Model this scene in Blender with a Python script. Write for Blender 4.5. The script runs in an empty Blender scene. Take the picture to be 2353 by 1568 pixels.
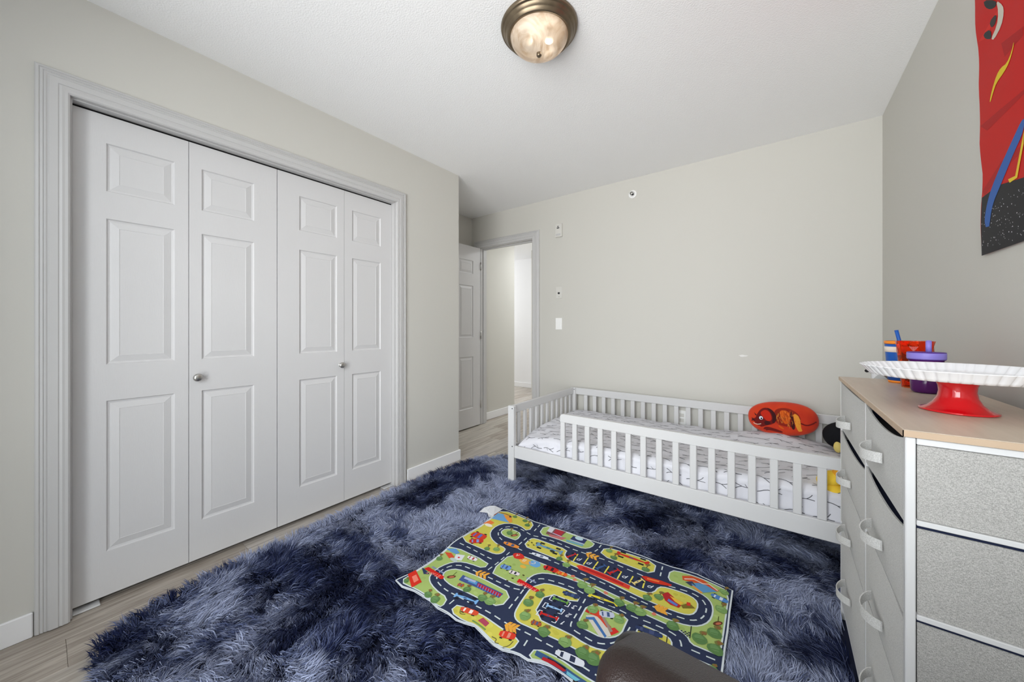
import bpy, bmesh, math, random
import numpy as np
from math import sin, cos, pi, radians, sqrt, atan2, tan
from mathutils import Vector, Matrix
from mathutils.geometry import tessellate_polygon

SC = bpy.context.scene
COL = SC.collection
rng = random.Random(7)
nrs = np.random.RandomState(11)

# ------------------------------------------------------------------ camera, world, light, exposure
FPX, CXP, HYP, YAW, CAMH = 818.0, 1176.5, 753.0, radians(36.97), 1.138     # focal length and horizon in pixels of the 2353 x 1568 frame
cam_d = bpy.data.cameras.new('camera'); cam = bpy.data.objects.new('camera', cam_d); COL.objects.link(cam)
cam_d.sensor_width = 36.0; cam_d.lens = FPX * 36.0 / 2353.0
cam_d.shift_y = -(784.0 - HYP) / 2353.0
cam_d.clip_start = 0.02
cam.location = (0, 0, CAMH); cam.rotation_euler = (pi / 2, 0, YAW)
SC.camera = cam

world = bpy.data.worlds.new('daylight'); SC.world = world; world.use_nodes = True
bg = world.node_tree.nodes['Background']; bg.inputs[0].default_value = (0.80, 0.90, 1.0, 1); bg.inputs[1].default_value = 1.65

def area_light(name, loc, rot, sx, sy, power, color):
    d = bpy.data.lights.new(name, 'AREA'); d.shape = 'RECTANGLE'; d.size = sx; d.size_y = sy
    d.energy = power; d.color = color
    o = bpy.data.objects.new(name, d); COL.objects.link(o); o.location = loc; o.rotation_euler = rot
    return o
# daylight: the bright overcast sky; also an added up-light brightening the ceiling, both falling through the wide window in the wall behind the camera
area_light('sky_daylight', (0.7, -4.0, 2.6), (radians(86), 0, 0), 6.0, 3.2, 540.0, (0.95, 0.98, 1.0))
area_light('ceiling_uplight', (-0.2, -4.4, -0.25), (radians(135), 0, 0), 6.0, 3.4, 520.0, (1.0, 0.985, 0.96))
# windows of the rooms beyond the doorway, then an added fill brightening the hall
area_light('hall_daylight', (-5.9, 4.7, 1.75), (0, radians(-90), 0), 1.1, 1.5, 52.0, (0.95, 0.97, 1.0))
area_light('hall_fill', (-2.2, 4.4, 2.40), (0, 0, 0), 0.5, 0.5, 20.0, (0.94, 0.97, 1.0))

vs = SC.view_settings
vs.view_transform = 'Standard'; vs.look = 'None'; vs.gamma = 1.0; vs.use_curve_mapping = False
vs.exposure = 0.0
SC.cycles.max_bounces = 10; SC.cycles.diffuse_bounces = 6

# ------------------------------------------------------------------ helpers: colour, materials
def lin(c):
    return tuple(((v / 255.0) / 12.92 if v / 255.0 <= 0.04045 else ((v / 255.0 + 0.055) / 1.055) ** 2.4) for v in c)

MATS = {}
def mat(name, rgb=(200, 200, 200), rough=0.5, metal=0.0, bump=0.0, bscale=200.0, var=0.0, vscale=20.0, vrgb=None, spec=0.5,
        stretch=None, trans=0.0, ior=1.45, emit=None, estr=0.0, coat=0.0, alpha=None, detail=3.0, sheen=0.0, attr=None):
    """one principled material; colour varies by noise between rgb and vrgb, relief by a bump of fine noise"""
    m = bpy.data.materials.new(name); m.use_nodes = True; nt = m.node_tree; b = nt.nodes['Principled BSDF']
    c = lin(rgb) + (1,)
    b.inputs['Base Color'].default_value = c; b.inputs['Roughness'].default_value = rough; b.inputs['Metallic'].default_value = metal
    b.inputs['Specular IOR Level'].default_value = spec; b.inputs['IOR'].default_value = ior
    b.inputs['Transmission Weight'].default_value = trans; b.inputs['Coat Weight'].default_value = coat
    b.inputs['Sheen Weight'].default_value = sheen
    if emit: b.inputs['Emission Color'].default_value = lin(emit) + (1,); b.inputs['Emission Strength'].default_value = estr
    tc = nt.nodes.new('ShaderNodeTexCoord'); vec = tc.outputs['Object']
    if stretch:
        mp = nt.nodes.new('ShaderNodeMapping'); mp.inputs['Scale'].default_value = stretch
        nt.links.new(vec, mp.inputs['Vector']); vec = mp.outputs['Vector']
    if attr:
        at = nt.nodes.new('ShaderNodeAttribute'); at.attribute_name = attr; src = at.outputs['Color']
        nt.links.new(src, b.inputs['Base Color'])
    elif vrgb is not None:
        n = nt.nodes.new('ShaderNodeTexNoise'); n.inputs['Scale'].default_value = vscale; n.inputs['Detail'].default_value = detail
        nt.links.new(vec, n.inputs['Vector'])
        r = nt.nodes.new('ShaderNodeValToRGB'); r.color_ramp.elements[0].position = 0.5 - max(0.02, 0.5 - var); r.color_ramp.elements[1].position = 0.5 + max(0.02, 0.5 - var)
        r.color_ramp.elements[0].color = c; r.color_ramp.elements[1].color = lin(vrgb) + (1,)
        nt.links.new(n.outputs['Fac'], r.inputs['Fac']); nt.links.new(r.outputs['Color'], b.inputs['Base Color'])
    if bump > 0:
        n2 = nt.nodes.new('ShaderNodeTexNoise'); n2.inputs['Scale'].default_value = bscale; n2.inputs['Detail'].default_value = 3.0
        nt.links.new(vec, n2.inputs['Vector'])
        bp = nt.nodes.new('ShaderNodeBump'); bp.inputs['Strength'].default_value = bump; bp.inputs['Distance'].default_value = 0.004
        nt.links.new(n2.outputs['Fac'], bp.inputs['Height']); nt.links.new(bp.outputs['Normal'], b.inputs['Normal'])
    MATS[name] = m
    return m

M_wall = mat('wall_paint', (205, 203, 196), 0.62, bump=0.05, bscale=260, spec=0.3)
M_ceil = mat('ceiling_stipple', (246, 246, 246), 0.9, bump=0.42, bscale=150, spec=0.1)
M_trim = mat('trim_paint', (197, 196, 195), 0.42, bump=0.03, bscale=120, spec=0.4)
M_door = mat('door_paint', (212, 211, 211), 0.42, bump=0.10, bscale=60, stretch=(8, 8, 0.6), spec=0.4)
M_base = mat('baseboard_paint', (236, 236, 237), 0.4, bump=0.02, bscale=100, spec=0.4)
M_white = mat('white_lacquer', (209, 209, 209), 0.35, bump=0.02, bscale=90, spec=0.45)
M_wmetal = mat('white_metal', (222, 222, 222), 0.38, bump=0.01, bscale=60)
M_dark = mat('dark_gap', (18, 18, 18), 0.8, bump=0.1)
M_nickel = mat('brushed_nickel', (190, 188, 184), 0.28, metal=1.0, bump=0.03, bscale=300)
M_bronze = mat('aged_bronze', (132, 118, 98), 0.34, metal=0.85, bump=0.04, bscale=80, var=0.3, vrgb=(104, 92, 76), vscale=14)
M_plast = mat('white_plastic', (214, 212, 206), 0.4, bump=0.01)
M_switch = mat('bright_switch_plastic', (246, 246, 244), 0.35, bump=0.01)
M_screw = mat('dark_screw_recess', (40, 40, 44), 0.6, metal=0.4, bump=0.02)

def plank_mat(i, a, b):
    m = bpy.data.materials.new('vinyl_plank_%s' % 'abcdef'[i]); m.use_nodes = True; nt = m.node_tree; p = nt.nodes['Principled BSDF']
    p.inputs['Roughness'].default_value = 0.42; p.inputs['Specular IOR Level'].default_value = 0.4
    tc = nt.nodes.new('ShaderNodeTexCoord'); mp = nt.nodes.new('ShaderNodeMapping'); mp.inputs['Scale'].default_value = (26, 1.5, 4); mp.inputs['Location'].default_value = (i * 3.1, i * 1.7, 0)
    nt.links.new(tc.outputs['Object'], mp.inputs['Vector'])
    n = nt.nodes.new('ShaderNodeTexNoise'); n.inputs['Scale'].default_value = 1.6; n.inputs['Detail'].default_value = 7; n.inputs['Roughness'].default_value = 0.62; n.inputs['Distortion'].default_value = 0.9
    nt.links.new(mp.outputs['Vector'], n.inputs['Vector'])
    r = nt.nodes.new('ShaderNodeValToRGB'); e = r.color_ramp.elements
    e[0].position = 0.30; e[0].color = lin(a) + (1,); e[1].position = 0.62; e[1].color = lin(b) + (1,)
    nt.links.new(n.outputs['Fac'], r.inputs['Fac']); nt.links.new(r.outputs['Color'], p.inputs['Base Color'])
    bp = nt.nodes.new('ShaderNodeBump'); bp.inputs['Strength'].default_value = 0.12; bp.inputs['Distance'].default_value = 0.002
    nt.links.new(n.outputs['Fac'], bp.inputs['Height']); nt.links.new(bp.outputs['Normal'], p.inputs['Normal'])
    return m
M_planks = [plank_mat(0, (138, 128, 118), (190, 183, 173)), plank_mat(1, (148, 140, 130), (197, 191, 181)),
            plank_mat(2, (130, 119, 109), (182, 173, 162)), plank_mat(3, (143, 135, 126), (193, 186, 178))]

def weave_mat(name, a, b, scale, bump=0.35):
    """heathered woven cloth"""
    m = bpy.data.materials.new(name); m.use_nodes = True; nt = m.node_tree; p = nt.nodes['Principled BSDF']
    p.inputs['Roughness'].default_value = 0.9; p.inputs['Specular IOR Level'].default_value = 0.15
    tc = nt.nodes.new('ShaderNodeTexCoord')
    outs = []
    for st in ((1, 1, 0.35), (0.35, 0.35, 1)):
        mp = nt.nodes.new('ShaderNodeMapping'); mp.inputs['Scale'].default_value = st; nt.links.new(tc.outputs['Object'], mp.inputs['Vector'])
        n = nt.nodes.new('ShaderNodeTexNoise'); n.inputs['Scale'].default_value = scale; n.inputs['Detail'].default_value = 3
        nt.links.new(mp.outputs['Vector'], n.inputs['Vector']); outs.append(n.outputs['Fac'])
    mx = nt.nodes.new('ShaderNodeMath'); mx.operation = 'ADD'; nt.links.new(outs[0], mx.inputs[0]); nt.links.new(outs[1], mx.inputs[1])
    r = nt.nodes.new('ShaderNodeValToRGB'); e = r.color_ramp.elements; r.color_ramp.interpolation = 'LINEAR'
    mr = nt.nodes.new('ShaderNodeMath'); mr.operation = 'MULTIPLY'; mr.inputs[1].default_value = 0.5; nt.links.new(mx.outputs[0], mr.inputs[0])
    e[0].position = 0.40; e[0].color = lin(a) + (1,); e[1].position = 0.60; e[1].color = lin(b) + (1,)
    nt.links.new(mr.outputs[0], r.inputs['Fac']); nt.links.new(r.outputs['Color'], p.inputs['Base Color'])
    bp = nt.nodes.new('ShaderNodeBump'); bp.inputs['Strength'].default_value = bump; bp.inputs['Distance'].default_value = 0.002
    nt.links.new(mx.outputs[0], bp.inputs['Height']); nt.links.new(bp.outputs['Normal'], p.inputs['Normal'])
    return m
M_cloth = weave_mat('grey_linen_weave', (156, 154, 150), (200, 198, 194), 1000)
M_clothf = weave_mat('grey_drawer_weave', (196, 195, 192), (220, 219, 216), 900)
M_strap = weave_mat('strap_weave', (190, 189, 186), (220, 219, 216), 900)
M_navy = mat('navy_liner', (22, 32, 62), 0.85, bump=0.1, bscale=400)
M_black = mat('drawer_void_black', (30, 31, 36), 0.85, bump=0.1, bscale=400)
M_print = mat('printed_cloth', (255, 255, 255), 0.85, attr='Col', spec=0.2, bump=0.15, bscale=900)
M_paperprint = mat('printed_vinyl', (255, 255, 255), 0.5, attr='Col', spec=0.12, bump=0.03, bscale=20)
M_plushprint = mat('printed_plush', (255, 255, 255), 0.8, attr='Col', spec=0.15, bump=0.2, bscale=500, sheen=0.3)

# ------------------------------------------------------------------ helpers: objects
def link(o, parent=None):
    COL.objects.link(o)
    if parent is not None: o.parent = parent
    return o
def tag(o, label=None, cat=None, group=None, kind=None):
    if label: o['label'] = label
    if cat: o['category'] = cat
    if group: o['group'] = group
    if kind: o['kind'] = kind
    return o
def empty(name, loc=(0, 0, 0), rz=0.0, parent=None):
    o = bpy.data.objects.new(name, None); o.empty_display_size = 0.05; link(o, parent); o.location = loc; o.rotation_euler = (0, 0, rz)
    return o

class MB:
    """collects shapes and links them as ONE mesh object"""
    def __init__(s): s.v = []; s.f = []; s.sm = []
    def add(s, verts, faces, smooth=False):
        k = len(s.v); s.v += [tuple(p) for p in verts]; s.f += [tuple(i + k for i in f) for f in faces]; s.sm += [smooth] * len(faces)
        return s
    def box(s, x0, y0, z0, x1, y1, z1, b=0.0, M=None):
        if x0 > x1: x0, x1 = x1, x0
        if y0 > y1: y0, y1 = y1, y0
        if z0 > z1: z0, z1 = z1, z0
        if b <= 0:
            vs_ = [(x, y, z) for z in (z0, z1) for y in (y0, y1) for x in (x0, x1)]
            fs = [(0, 2, 3, 1), (4, 5, 7, 6), (0, 1, 5, 4), (2, 6, 7, 3), (0, 4, 6, 2), (1, 3, 7, 5)]
        else:
            bm = bmesh.new(); bmesh.ops.create_cube(bm, size=1)
            bmesh.ops.scale(bm, vec=(x1 - x0, y1 - y0, z1 - z0), verts=bm.verts)
            bmesh.ops.translate(bm, vec=((x0 + x1) / 2, (y0 + y1) / 2, (z0 + z1) / 2), verts=bm.verts)
            bmesh.ops.bevel(bm, geom=bm.edges[:], offset=b, segments=2 if b > 0.004 else 1, profile=0.7, affect='EDGES')
            bm.verts.index_update(); vs_ = [tuple(v.co) for v in bm.verts]; fs = [tuple(v.index for v in f.verts) for f in bm.faces]; bm.free()
        if M is not None: vs_ = [tuple(M @ Vector(p)) for p in vs_]
        return s.add(vs_, fs)
    def lathe(s, prof, c=(0, 0, 0), n=32, M=None, smooth=True, rfun=None):
        """prof: (r, z) list; closed where r = 0"""
        vs_ = []; fs = []; rows = []
        for j, (r, z) in enumerate(prof):
            if r <= 1e-6:
                rows.append([len(vs_)]); vs_.append((c[0], c[1], c[2] + z))
            else:
                row = []
                for i in range(n):
                    a = 2 * pi * i / n; rr = r if rfun is None else rfun(r, z, i, j)
                    row.append(len(vs_)); vs_.append((c[0] + rr * cos(a), c[1] + rr * sin(a), c[2] + z))
                rows.append(row)
        for a, b in zip(rows, rows[1:]):
            if len(a) == 1 and len(b) == 1: continue
            for i in range(n):
                k = (i + 1) % n
                if len(a) == 1: fs.append((a[0], b[k], b[i]))
                elif len(b) == 1: fs.append((a[i], a[k], b[0]))
                else: fs.append((a[i], a[k], b[k], b[i]))
        if M is not None: vs_ = [tuple(M @ Vector(p)) for p in vs_]
        return s.add(vs_, fs, smooth)
    def tube(s, pts, r, n=8, closed=False, caps=True, smooth=True):
        P_ = [Vector(p) for p in pts]; vs_ = []; fs = []; N = len(P_)
        up = Vector((0, 0, 1)); prev = None
        for i, p in enumerate(P_):
            a = P_[(i - 1) % N] if (closed or i > 0) else p
            b = P_[(i + 1) % N] if (closed or i < N - 1) else p
            t = (b - a).normalized()
            x = (prev - t * prev.dot(t)) if prev is not None else t.cross(up if abs(t.z) < 0.9 else Vector((1, 0, 0)))
            x.normalize(); prev = x; y = t.cross(x); rr = r[i] if isinstance(r, (list, tuple)) else r
            for k in range(n):
                a_ = 2 * pi * k / n; vs_.append(tuple(p + x * (cos(a_) * rr) + y * (sin(a_) * rr)))
        for i in range(N if closed else N - 1):
            j = (i + 1) % N
            for k in range(n):
                l = (k + 1) % n; fs.append((i * n + k, i * n + l, j * n + l, j * n + k))
        if caps and not closed: fs.append(tuple(range(n))[::-1]); fs.append(tuple((N - 1) * n + k for k in range(n)))
        return s.add(vs_, fs, smooth)
    def grid(s, fn, us, vs, smooth=True, flip=False):
        nu, nv = len(us), len(vs); V = [fn(u, v) for v in vs for u in us]; F = []
        for j in range(nv - 1):
            for i in range(nu - 1):
                q = (j * nu + i, j * nu + i + 1, (j + 1) * nu + i + 1, (j + 1) * nu + i)
                F.append(q[::-1] if flip else q)
        return s.add(V, F, smooth)
    def build(s, name, m, parent=None, weld=False, loc=None, rz=0.0):
        me = bpy.data.meshes.new(name); me.from_pydata(s.v, [], s.f); me.materials.append(m)
        me.polygons.foreach_set('use_smooth', s.sm)
        bm = bmesh.new(); bm.from_mesh(me)
        if weld: bmesh.ops.remove_doubles(bm, verts=bm.verts, dist=1e-5)
        bmesh.ops.recalc_face_normals(bm, faces=bm.faces); bm.to_mesh(me); bm.free()
        o = bpy.data.objects.new(name, me); link(o, parent)
        if loc is not None: o.location = loc
        if rz: o.rotation_euler = (0, 0, rz)
        return o
def box(name, m, x0, y0, z0, x1, y1, z1, b=0.0, parent=None, kind=None):
    o = MB().box(x0, y0, z0, x1, y1, z1, b).build(name, m, parent)
    if kind: o['kind'] = kind
    return o
def copy_tree(o, parent=None):
    c = o.copy(); COL.objects.link(c)
    if parent is not None: c.parent = parent
    for ch in list(o.children): copy_tree(ch, c)
    return c

# a pixel of the photograph turned into a point on a plane of the room (used to take measurements over)
def pix(px, py, x=None, y=None, z=None):
    u = (px - CXP) / FPX; v = -(py - HYP) / FPX
    d = Vector((-sin(YAW) + u * cos(YAW), cos(YAW) + u * sin(YAW), v))
    t = (z - CAMH) / d.z if z is not None else (x / d.x if x is not None else y / d.y)
    return Vector((0, 0, CAMH)) + d * t

# ------------------------------------------------------------------ helpers: flat print on a surface
def chaikin(p, closed=False, it=2):
    for _ in range(it):
        q = []; n = len(p)
        rngi = range(n) if closed else range(n - 1)
        if not closed: q.append(p[0])
        for i in rngi:
            a = p[i]; b = p[(i + 1) % n]
            q.append((a[0] * .75 + b[0] * .25, a[1] * .75 + b[1] * .25)); q.append((a[0] * .25 + b[0] * .75, a[1] * .25 + b[1] * .75))
        if not closed: q.append(p[-1])
        p = q
    return p
class Print:
    def __init__(s): s.items = []; s.cols = []; s.cidx = {}
    def ci(s, c):
        if c not in s.cidx: s.cidx[c] = len(s.cols); s.cols.append(lin(c))
        return s.cidx[c]
    def poly(s, pts, c, layer):
        q = []
        for p in pts:
            if not q or (abs(p[0] - q[-1][0]) + abs(p[1] - q[-1][1])) > 1e-6: q.append((p[0], p[1]))
        if len(q) > 2: s.items.append((q, s.ci(c), layer))
    def stroke(s, pts, w, c, layer, closed=False):
        n = len(pts); L = []; R = []
        for i in range(n):
            a = pts[(i - 1) % n] if (closed or i > 0) else pts[i]; b = pts[(i + 1) % n] if (closed or i < n - 1) else pts[i]
            d = Vector((b[0] - a[0], b[1] - a[1]))
            if d.length < 1e-9: d = Vector((1, 0))
            d.normalize(); nx, ny = -d.y * w / 2, d.x * w / 2
            L.append((pts[i][0] + nx, pts[i][1] + ny)); R.append((pts[i][0] - nx, pts[i][1] - ny))
        for i in range(n if closed else n - 1):
            j = (i + 1) % n; s.poly([L[i], L[j], R[j], R[i]], c, layer)
    def dashes(s, pts, w, on, off, c, layer, start=0.0):
        acc = -start; seg = []; drawing = True; left = on
        P_ = [Vector(p) for p in pts]; cur = P_[0]; seg = [cur.copy()]; i = 1
        while i < len(P_):
            d = P_[i] - cur; l = d.length
            if l < left:
                left -= l; cur = P_[i].copy(); i += 1
                if drawing: seg.append(cur.copy())
            else:
                cur = cur + d * (left / l)
                if drawing:
                    seg.append(cur.copy())
                    if len(seg) > 1: s.stroke([(p.x, p.y) for p in seg], w, c, layer)
                    left = off; drawing = False
                else:
                    left = on; drawing = True; seg = [cur.copy()]
    def blob(s, cx, cy, rx, ry, c, layer, n=14, rot=0.0, wob=0.0):
        q = []
        for i in range(n):
            a = 2 * pi * i / n; k = 1 + wob * (rng.random() - .5); x = cos(a) * rx * k; y = sin(a) * ry * k
            q.append((cx + x * cos(rot) - y * sin(rot), cy + x * sin(rot) + y * cos(rot)))
        s.poly(q, c, layer)
    def build(s, name, m, fmap, cell, parent=None, off=0.00025):
        """fmap(u, v, height) -> point on the surface lifted by height"""
        bm = bmesh.new()
        for pts, ci, layer in s.items:
            vv = [Vector((p[0], p[1], 0)) for p in pts]
            try: tris = tessellate_polygon([vv])
            except Exception: continue
            bv = [bm.verts.new((p[0], p[1], layer)) for p in pts]
            for t in tris:
                a, b, c = (vv[i] for i in t); ar = (b - a).cross(c - a).z
                if abs(ar) < 1e-12: continue
                tt = t if ar > 0 else (t[0], t[2], t[1])
                try: f = bm.faces.new([bv[i] for i in tt]); f.material_index = ci
                except ValueError: pass
        us = [v.co.x for v in bm.verts]; vs_ = [v.co.y for v in bm.verts]
        for ax, lo, hi in ((0, min(us), max(us)), (1, min(vs_), max(vs_))):
            k = math.ceil(lo / cell)
            while k * cell < hi:
                co = [0, 0, 0]; no = [0, 0, 0]; co[ax] = k * cell; no[ax] = 1
                bmesh.ops.bisect_plane(bm, geom=bm.verts[:] + bm.edges[:] + bm.faces[:], plane_co=co, plane_no=no, dist=1e-7)
                k += 1
        for v in bm.verts: v.co = fmap(v.co.x, v.co.y, v.co.z * off)
        me = bpy.data.meshes.new(name); bm.to_mesh(me); bm.free()
        npoly = len(me.polygons); mi = np.zeros(npoly, np.int32); me.polygons.foreach_get('material_index', mi)
        lt = np.zeros(npoly, np.int32); me.polygons.foreach_get('loop_total', lt)
        cols = np.array([c + (1.0,) for c in s.cols], np.float32)[np.repeat(mi, lt)]
        ca = me.color_attributes.new('Col', 'FLOAT_COLOR', 'CORNER'); ca.data.foreach_set('color', cols.ravel())
        me.polygons.foreach_set('material_index', np.zeros(npoly, np.int32)); me.polygons.foreach_set('use_smooth', np.ones(npoly, bool))
        me.materials.append(m)
        return link(bpy.data.objects.new(name, me), parent)

GLYPH = {   # strokes in a unit box
 'A': [[(0, 0), (.5, 1), (1, 0)], [(.2, .4), (.8, .4)]], 'B': [[(0, 0), (0, 1), (.8, .9), (.8, .6), (0, .5), (.95, .4), (.95, .1), (0, 0)]],
 'C': [[(1, .85), (.6, 1), (.1, .8), (0, .5), (.1, .2), (.6, 0), (1, .15)]], 'S': [[(1, .85), (.5, 1), (.05, .8), (.3, .55), (.8, .45), (.95, .2), (.5, 0), (0, .15)]],
 'T': [[(0, 1), (1, 1)], [(.5, 1), (.5, 0)]], 'R': [[(0, 0), (0, 1), (.8, .95), (.9, .7), (.75, .5), (0, .5)], [(.4, .5), (1, 0)]],
 'F': [[(0, 0), (0, 1), (1, 1)], [(0, .55), (.75, .55)]], 'I': [[(.5, 0), (.5, 1)]], 'N': [[(0, 0), (0, 1), (1, 0), (1, 1)]], 'H': [[(0, 0), (0, 1)], [(1, 0), (1, 1)], [(0, .5), (1, .5)]],
 'P': [[(0, 0), (0, 1), (.7, 1), (.95, .85), (.95, .6), (.7, .45), (0, .45)]], '1': [[(.2, .75), (.55, 1), (.55, 0)]],
 '2': [[(0, .8), (.3, 1), (.8, .95), (.9, .7), (0, 0), (1, 0)]], '3': [[(0, .9), (.5, 1), (.9, .8), (.45, .53), (.95, .25), (.5, 0), (0, .1)]]}
def text(pr, s_, org, ax, ay, w, c, layer, gap=1.35):
    """letters with the given advance vector ax and up vector ay"""
    for i, ch in enumerate(s_):
        for st in GLYPH[ch]:
            pr.stroke([(org[0] + ax[0] * (i * gap + p[0]) + ay[0] * p[1], org[1] + ax[1] * (i * gap + p[0]) + ay[1] * p[1]) for p in st], w, c, layer)

# ------------------------------------------------------------------ the room
XL, XR, YB, YF, ZC = -2.202, 0.503, 3.114, -0.70, 2.44      # left wall, right wall, back wall, front wall, ceiling
XN, YC = -2.945, 2.165                                     # entry recess: its left wall, and the end of the left wall
T = 0.11

def wall(name, axis, c0, c1, a0, a1, z0, z1, holes=(), m=M_wall):
    """a wall slab between c0 and c1 on its thin axis, with rectangular holes (a0, a1, z0, z1) cut through"""
    As = sorted({a0, a1} | {h[0] for h in holes} | {h[1] for h in holes}); Zs = sorted({z0, z1} | {h[2] for h in holes} | {h[3] for h in holes})
    solid = lambda i, j: 0 <= i < len(As) - 1 and 0 <= j < len(Zs) - 1 and not any(h[0] <= (As[i] + As[i + 1]) / 2 <= h[1] and h[2] <= (Zs[j] + Zs[j + 1]) / 2 <= h[3] for h in holes)
    b = MB(); pt = (lambda c, a, z: (c, a, z)) if axis == 'x' else (lambda c, a, z: (a, c, z))
    for i in range(len(As) - 1):
        for j in range(len(Zs) - 1):
            if not solid(i, j): continue
            A0, A1, Z0, Z1 = As[i], As[i + 1], Zs[j], Zs[j + 1]
            for c in (c0, c1): b.add([pt(c, A0, Z0), pt(c, A1, Z0), pt(c, A1, Z1), pt(c, A0, Z1)], [(0, 1, 2, 3)])
            for (di, dj, e) in ((-1, 0, ((A0, Z0), (A0, Z1))), (1, 0, ((A1, Z0), (A1, Z1))), (0, -1, ((A0, Z0), (A1, Z0))), (0, 1, ((A0, Z1), (A1, Z1)))):
                if not solid(i + di, j + dj):
                    (p, q), (r, s) = e; b.add([pt(c0, p, q), pt(c0, r, s), pt(c1, r, s), pt(c1, p, q)], [(0, 1, 2, 3)])
    return tag(b.build(name, m, weld=True), kind='structure')

CY0, CY1, CZ = 0.066, 1.541, 2.040        # closet opening
DX0, DX1, DZ = -2.822, -2.046, 2.078      # entry doorway opening
wall('wall_left', 'x', XL - T, XL, YF, YC, 0, ZC, [(CY0, CY1, 0.0, CZ)])
wall('wall_entry_side', 'y', YC - T, YC, XN - T, XL - T, 0, ZC)
wall('wall_entry', 'x', XN - T, XN, YC, YB + T, 0, ZC)
wall('wall_back', 'y', YB, YB + T, XN, XR, 0, ZC, [(DX0, DX1, 0.0, DZ)])
wall('wall_right', 'x', XR, XR + T, YF, YB + T, 0, ZC)
wall('wall_front', 'y', YF - T, YF, XN - T, XR + T, 0, ZC, [(-1.50, 0.40, 0.25, 2.25)])
wall('wall_closet', 'x', XN - T, XN, YF, YC - T, 0, ZC)
# rooms beyond the doorway
wall('wall_hall_near', 'x', -2.985, -2.885, YB + T, 3.886, 0, ZC)
wall('wall_hall_far', 'y', 5.55, 5.65, -6.0, -1.4, 0, ZC, m=M_base)
wall('wall_hall_right', 'y', 5.0, 5.1, -3.354, -1.5, 0, ZC)
wall('wall_hall_left', 'x', -6.1, -6.0, YB, 5.65, 0, ZC)
wall('wall_hall_side', 'x', -1.5, -1.4, YB + T, 5.55, 0, ZC)
wall('wall_hall_return', 'y', YB, YB + T, -6.0, XN - T, 0, ZC)

floor = tag(box('floor', M_dark, -6.1, YF - T, -0.05, XR + T, 5.65, -0.004), kind='structure')
ceil_b = MB().box(-6.1, YF - T, ZC, XR + T, 5.65, ZC + 0.08); tag(ceil_b.build('ceiling', M_ceil), kind='structure')

# vinyl planks, each its own board, laid along the closet wall
PW, PL = 0.181, 1.22
PMESH = {}
def plank_mesh(w, l, mi):
    k = (round(w, 4), round(l, 4), mi)
    if k not in PMESH:
        c = 0.0012; b = MB()
        v = [(0, 0, -.004), (w, 0, -.004), (w, l, -.004), (0, l, -.004), (0, 0, -c), (w, 0, -c), (w, l, -c), (0, l, -c), (c, c, 0), (w - c, c, 0), (w - c, l - c, 0), (c, l - c, 0)]
        b.add(v, [(0, 1, 5, 4), (1, 2, 6, 5), (2, 3, 7, 6), (3, 0, 4, 7), (4, 5, 9, 8), (5, 6, 10, 9), (6, 7, 11, 10), (7, 4, 8, 11), (8, 9, 10, 11)])
        me = bpy.data.meshes.new('plank'); me.from_pydata(b.v, [], b.f); me.materials.append(M_planks[mi]); PMESH[k] = me
    return PMESH[k]
pr_ = random.Random(3)
x = -4.62
while x < XR:
    w = min(PW, XR - x); off = pr_.random() * PL
    y = YF - off
    while y < 5.55:
        y0 = max(y, YF); y1 = min(y + PL, 5.55)
        hall_only = x < XN - 0.19
        if y1 - y0 > 0.02 and (not hall_only or y1 > 3.0) and not (x > -2.0 and y0 > YB + .05) and w > 0.02:
            o = bpy.data.objects.new('plank', plank_mesh(w - .0006, y1 - y0 - .0006, pr_.randrange(4))); link(o, floor); o.location = (x, y0, 0)
        y += PL
    x += PW

pq = pix(1708, 818, y=YB - .0004); mk = MB(); mk.add([(pq.x + .026 * cos(t) * (1 + .25 * sin(5 * t)), YB - .0006, pq.z + .007 * sin(t) * (1 + .3 * cos(3 * t))) for t in np.linspace(0, 2 * pi, 18)[:-1]], [tuple(range(17))]); mk.build('paint_patch', mat('filler_patch', (232, 231, 228), .8, bump=.1), bpy.data.objects['wall_back'])
# window in the wall behind the camera
wf = empty('window_1', (-0.55, YF - 0.055, 0.25)); tag(wf, kind='structure')
for nm, b_ in (('frame', (-.949, -.04, 0, -.90, .04, 1.999)), ('frame', (.90, -.04, 0, .949, .04, 1.999)), ('frame', (-.90, -.04, 0, .90, .04, .05)), ('frame', (-.90, -.04, 1.95, .90, .04, 1.999)), ('mullion', (-.02, -.03, .05, .02, .03, 1.95))):
    box(nm, M_white, *b_, b=.004, parent=wf)
box('window_sill', M_white, -.98, .056, -.03, .98, .12, -.001, b=.004, parent=wf)

# baseboards
def base(name, pieces):
    root = empty(name); tag(root, kind='structure')
    for p in pieces:
        b = MB(); b.box(*p, b=.003); b.build('baseboard_board', M_base, root)
    return root
BH, BT = 0.091, 0.013
base('baseboard_left', [(XL + .0005, YF, .001, XL + BT, -.0135, BH), (XL + .0005, 1.6315, .001, XL + BT, YC + BT, BH)])
base('baseboard_entry', [(XN + .0005, YC + .02, .001, XN + BT, YB - .0005, BH), (XN + .1, YC + .0005, .001, XL, YC + BT, BH)])
base('baseboard_back', [(-1.975, YB - BT, .001, XR - .0005, YB - .0005, BH)])
base('baseboard_right', [(XR - BT, YF, .001, XR - .0005, YB - BT - .0005, BH)])
base('baseboard_hall', [(-2.8845, YB + T + .005, .001, -2.8715, 3.886, BH), (-5.9, 5.5365, .001, -1.6, 5.5495, BH)])

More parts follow.
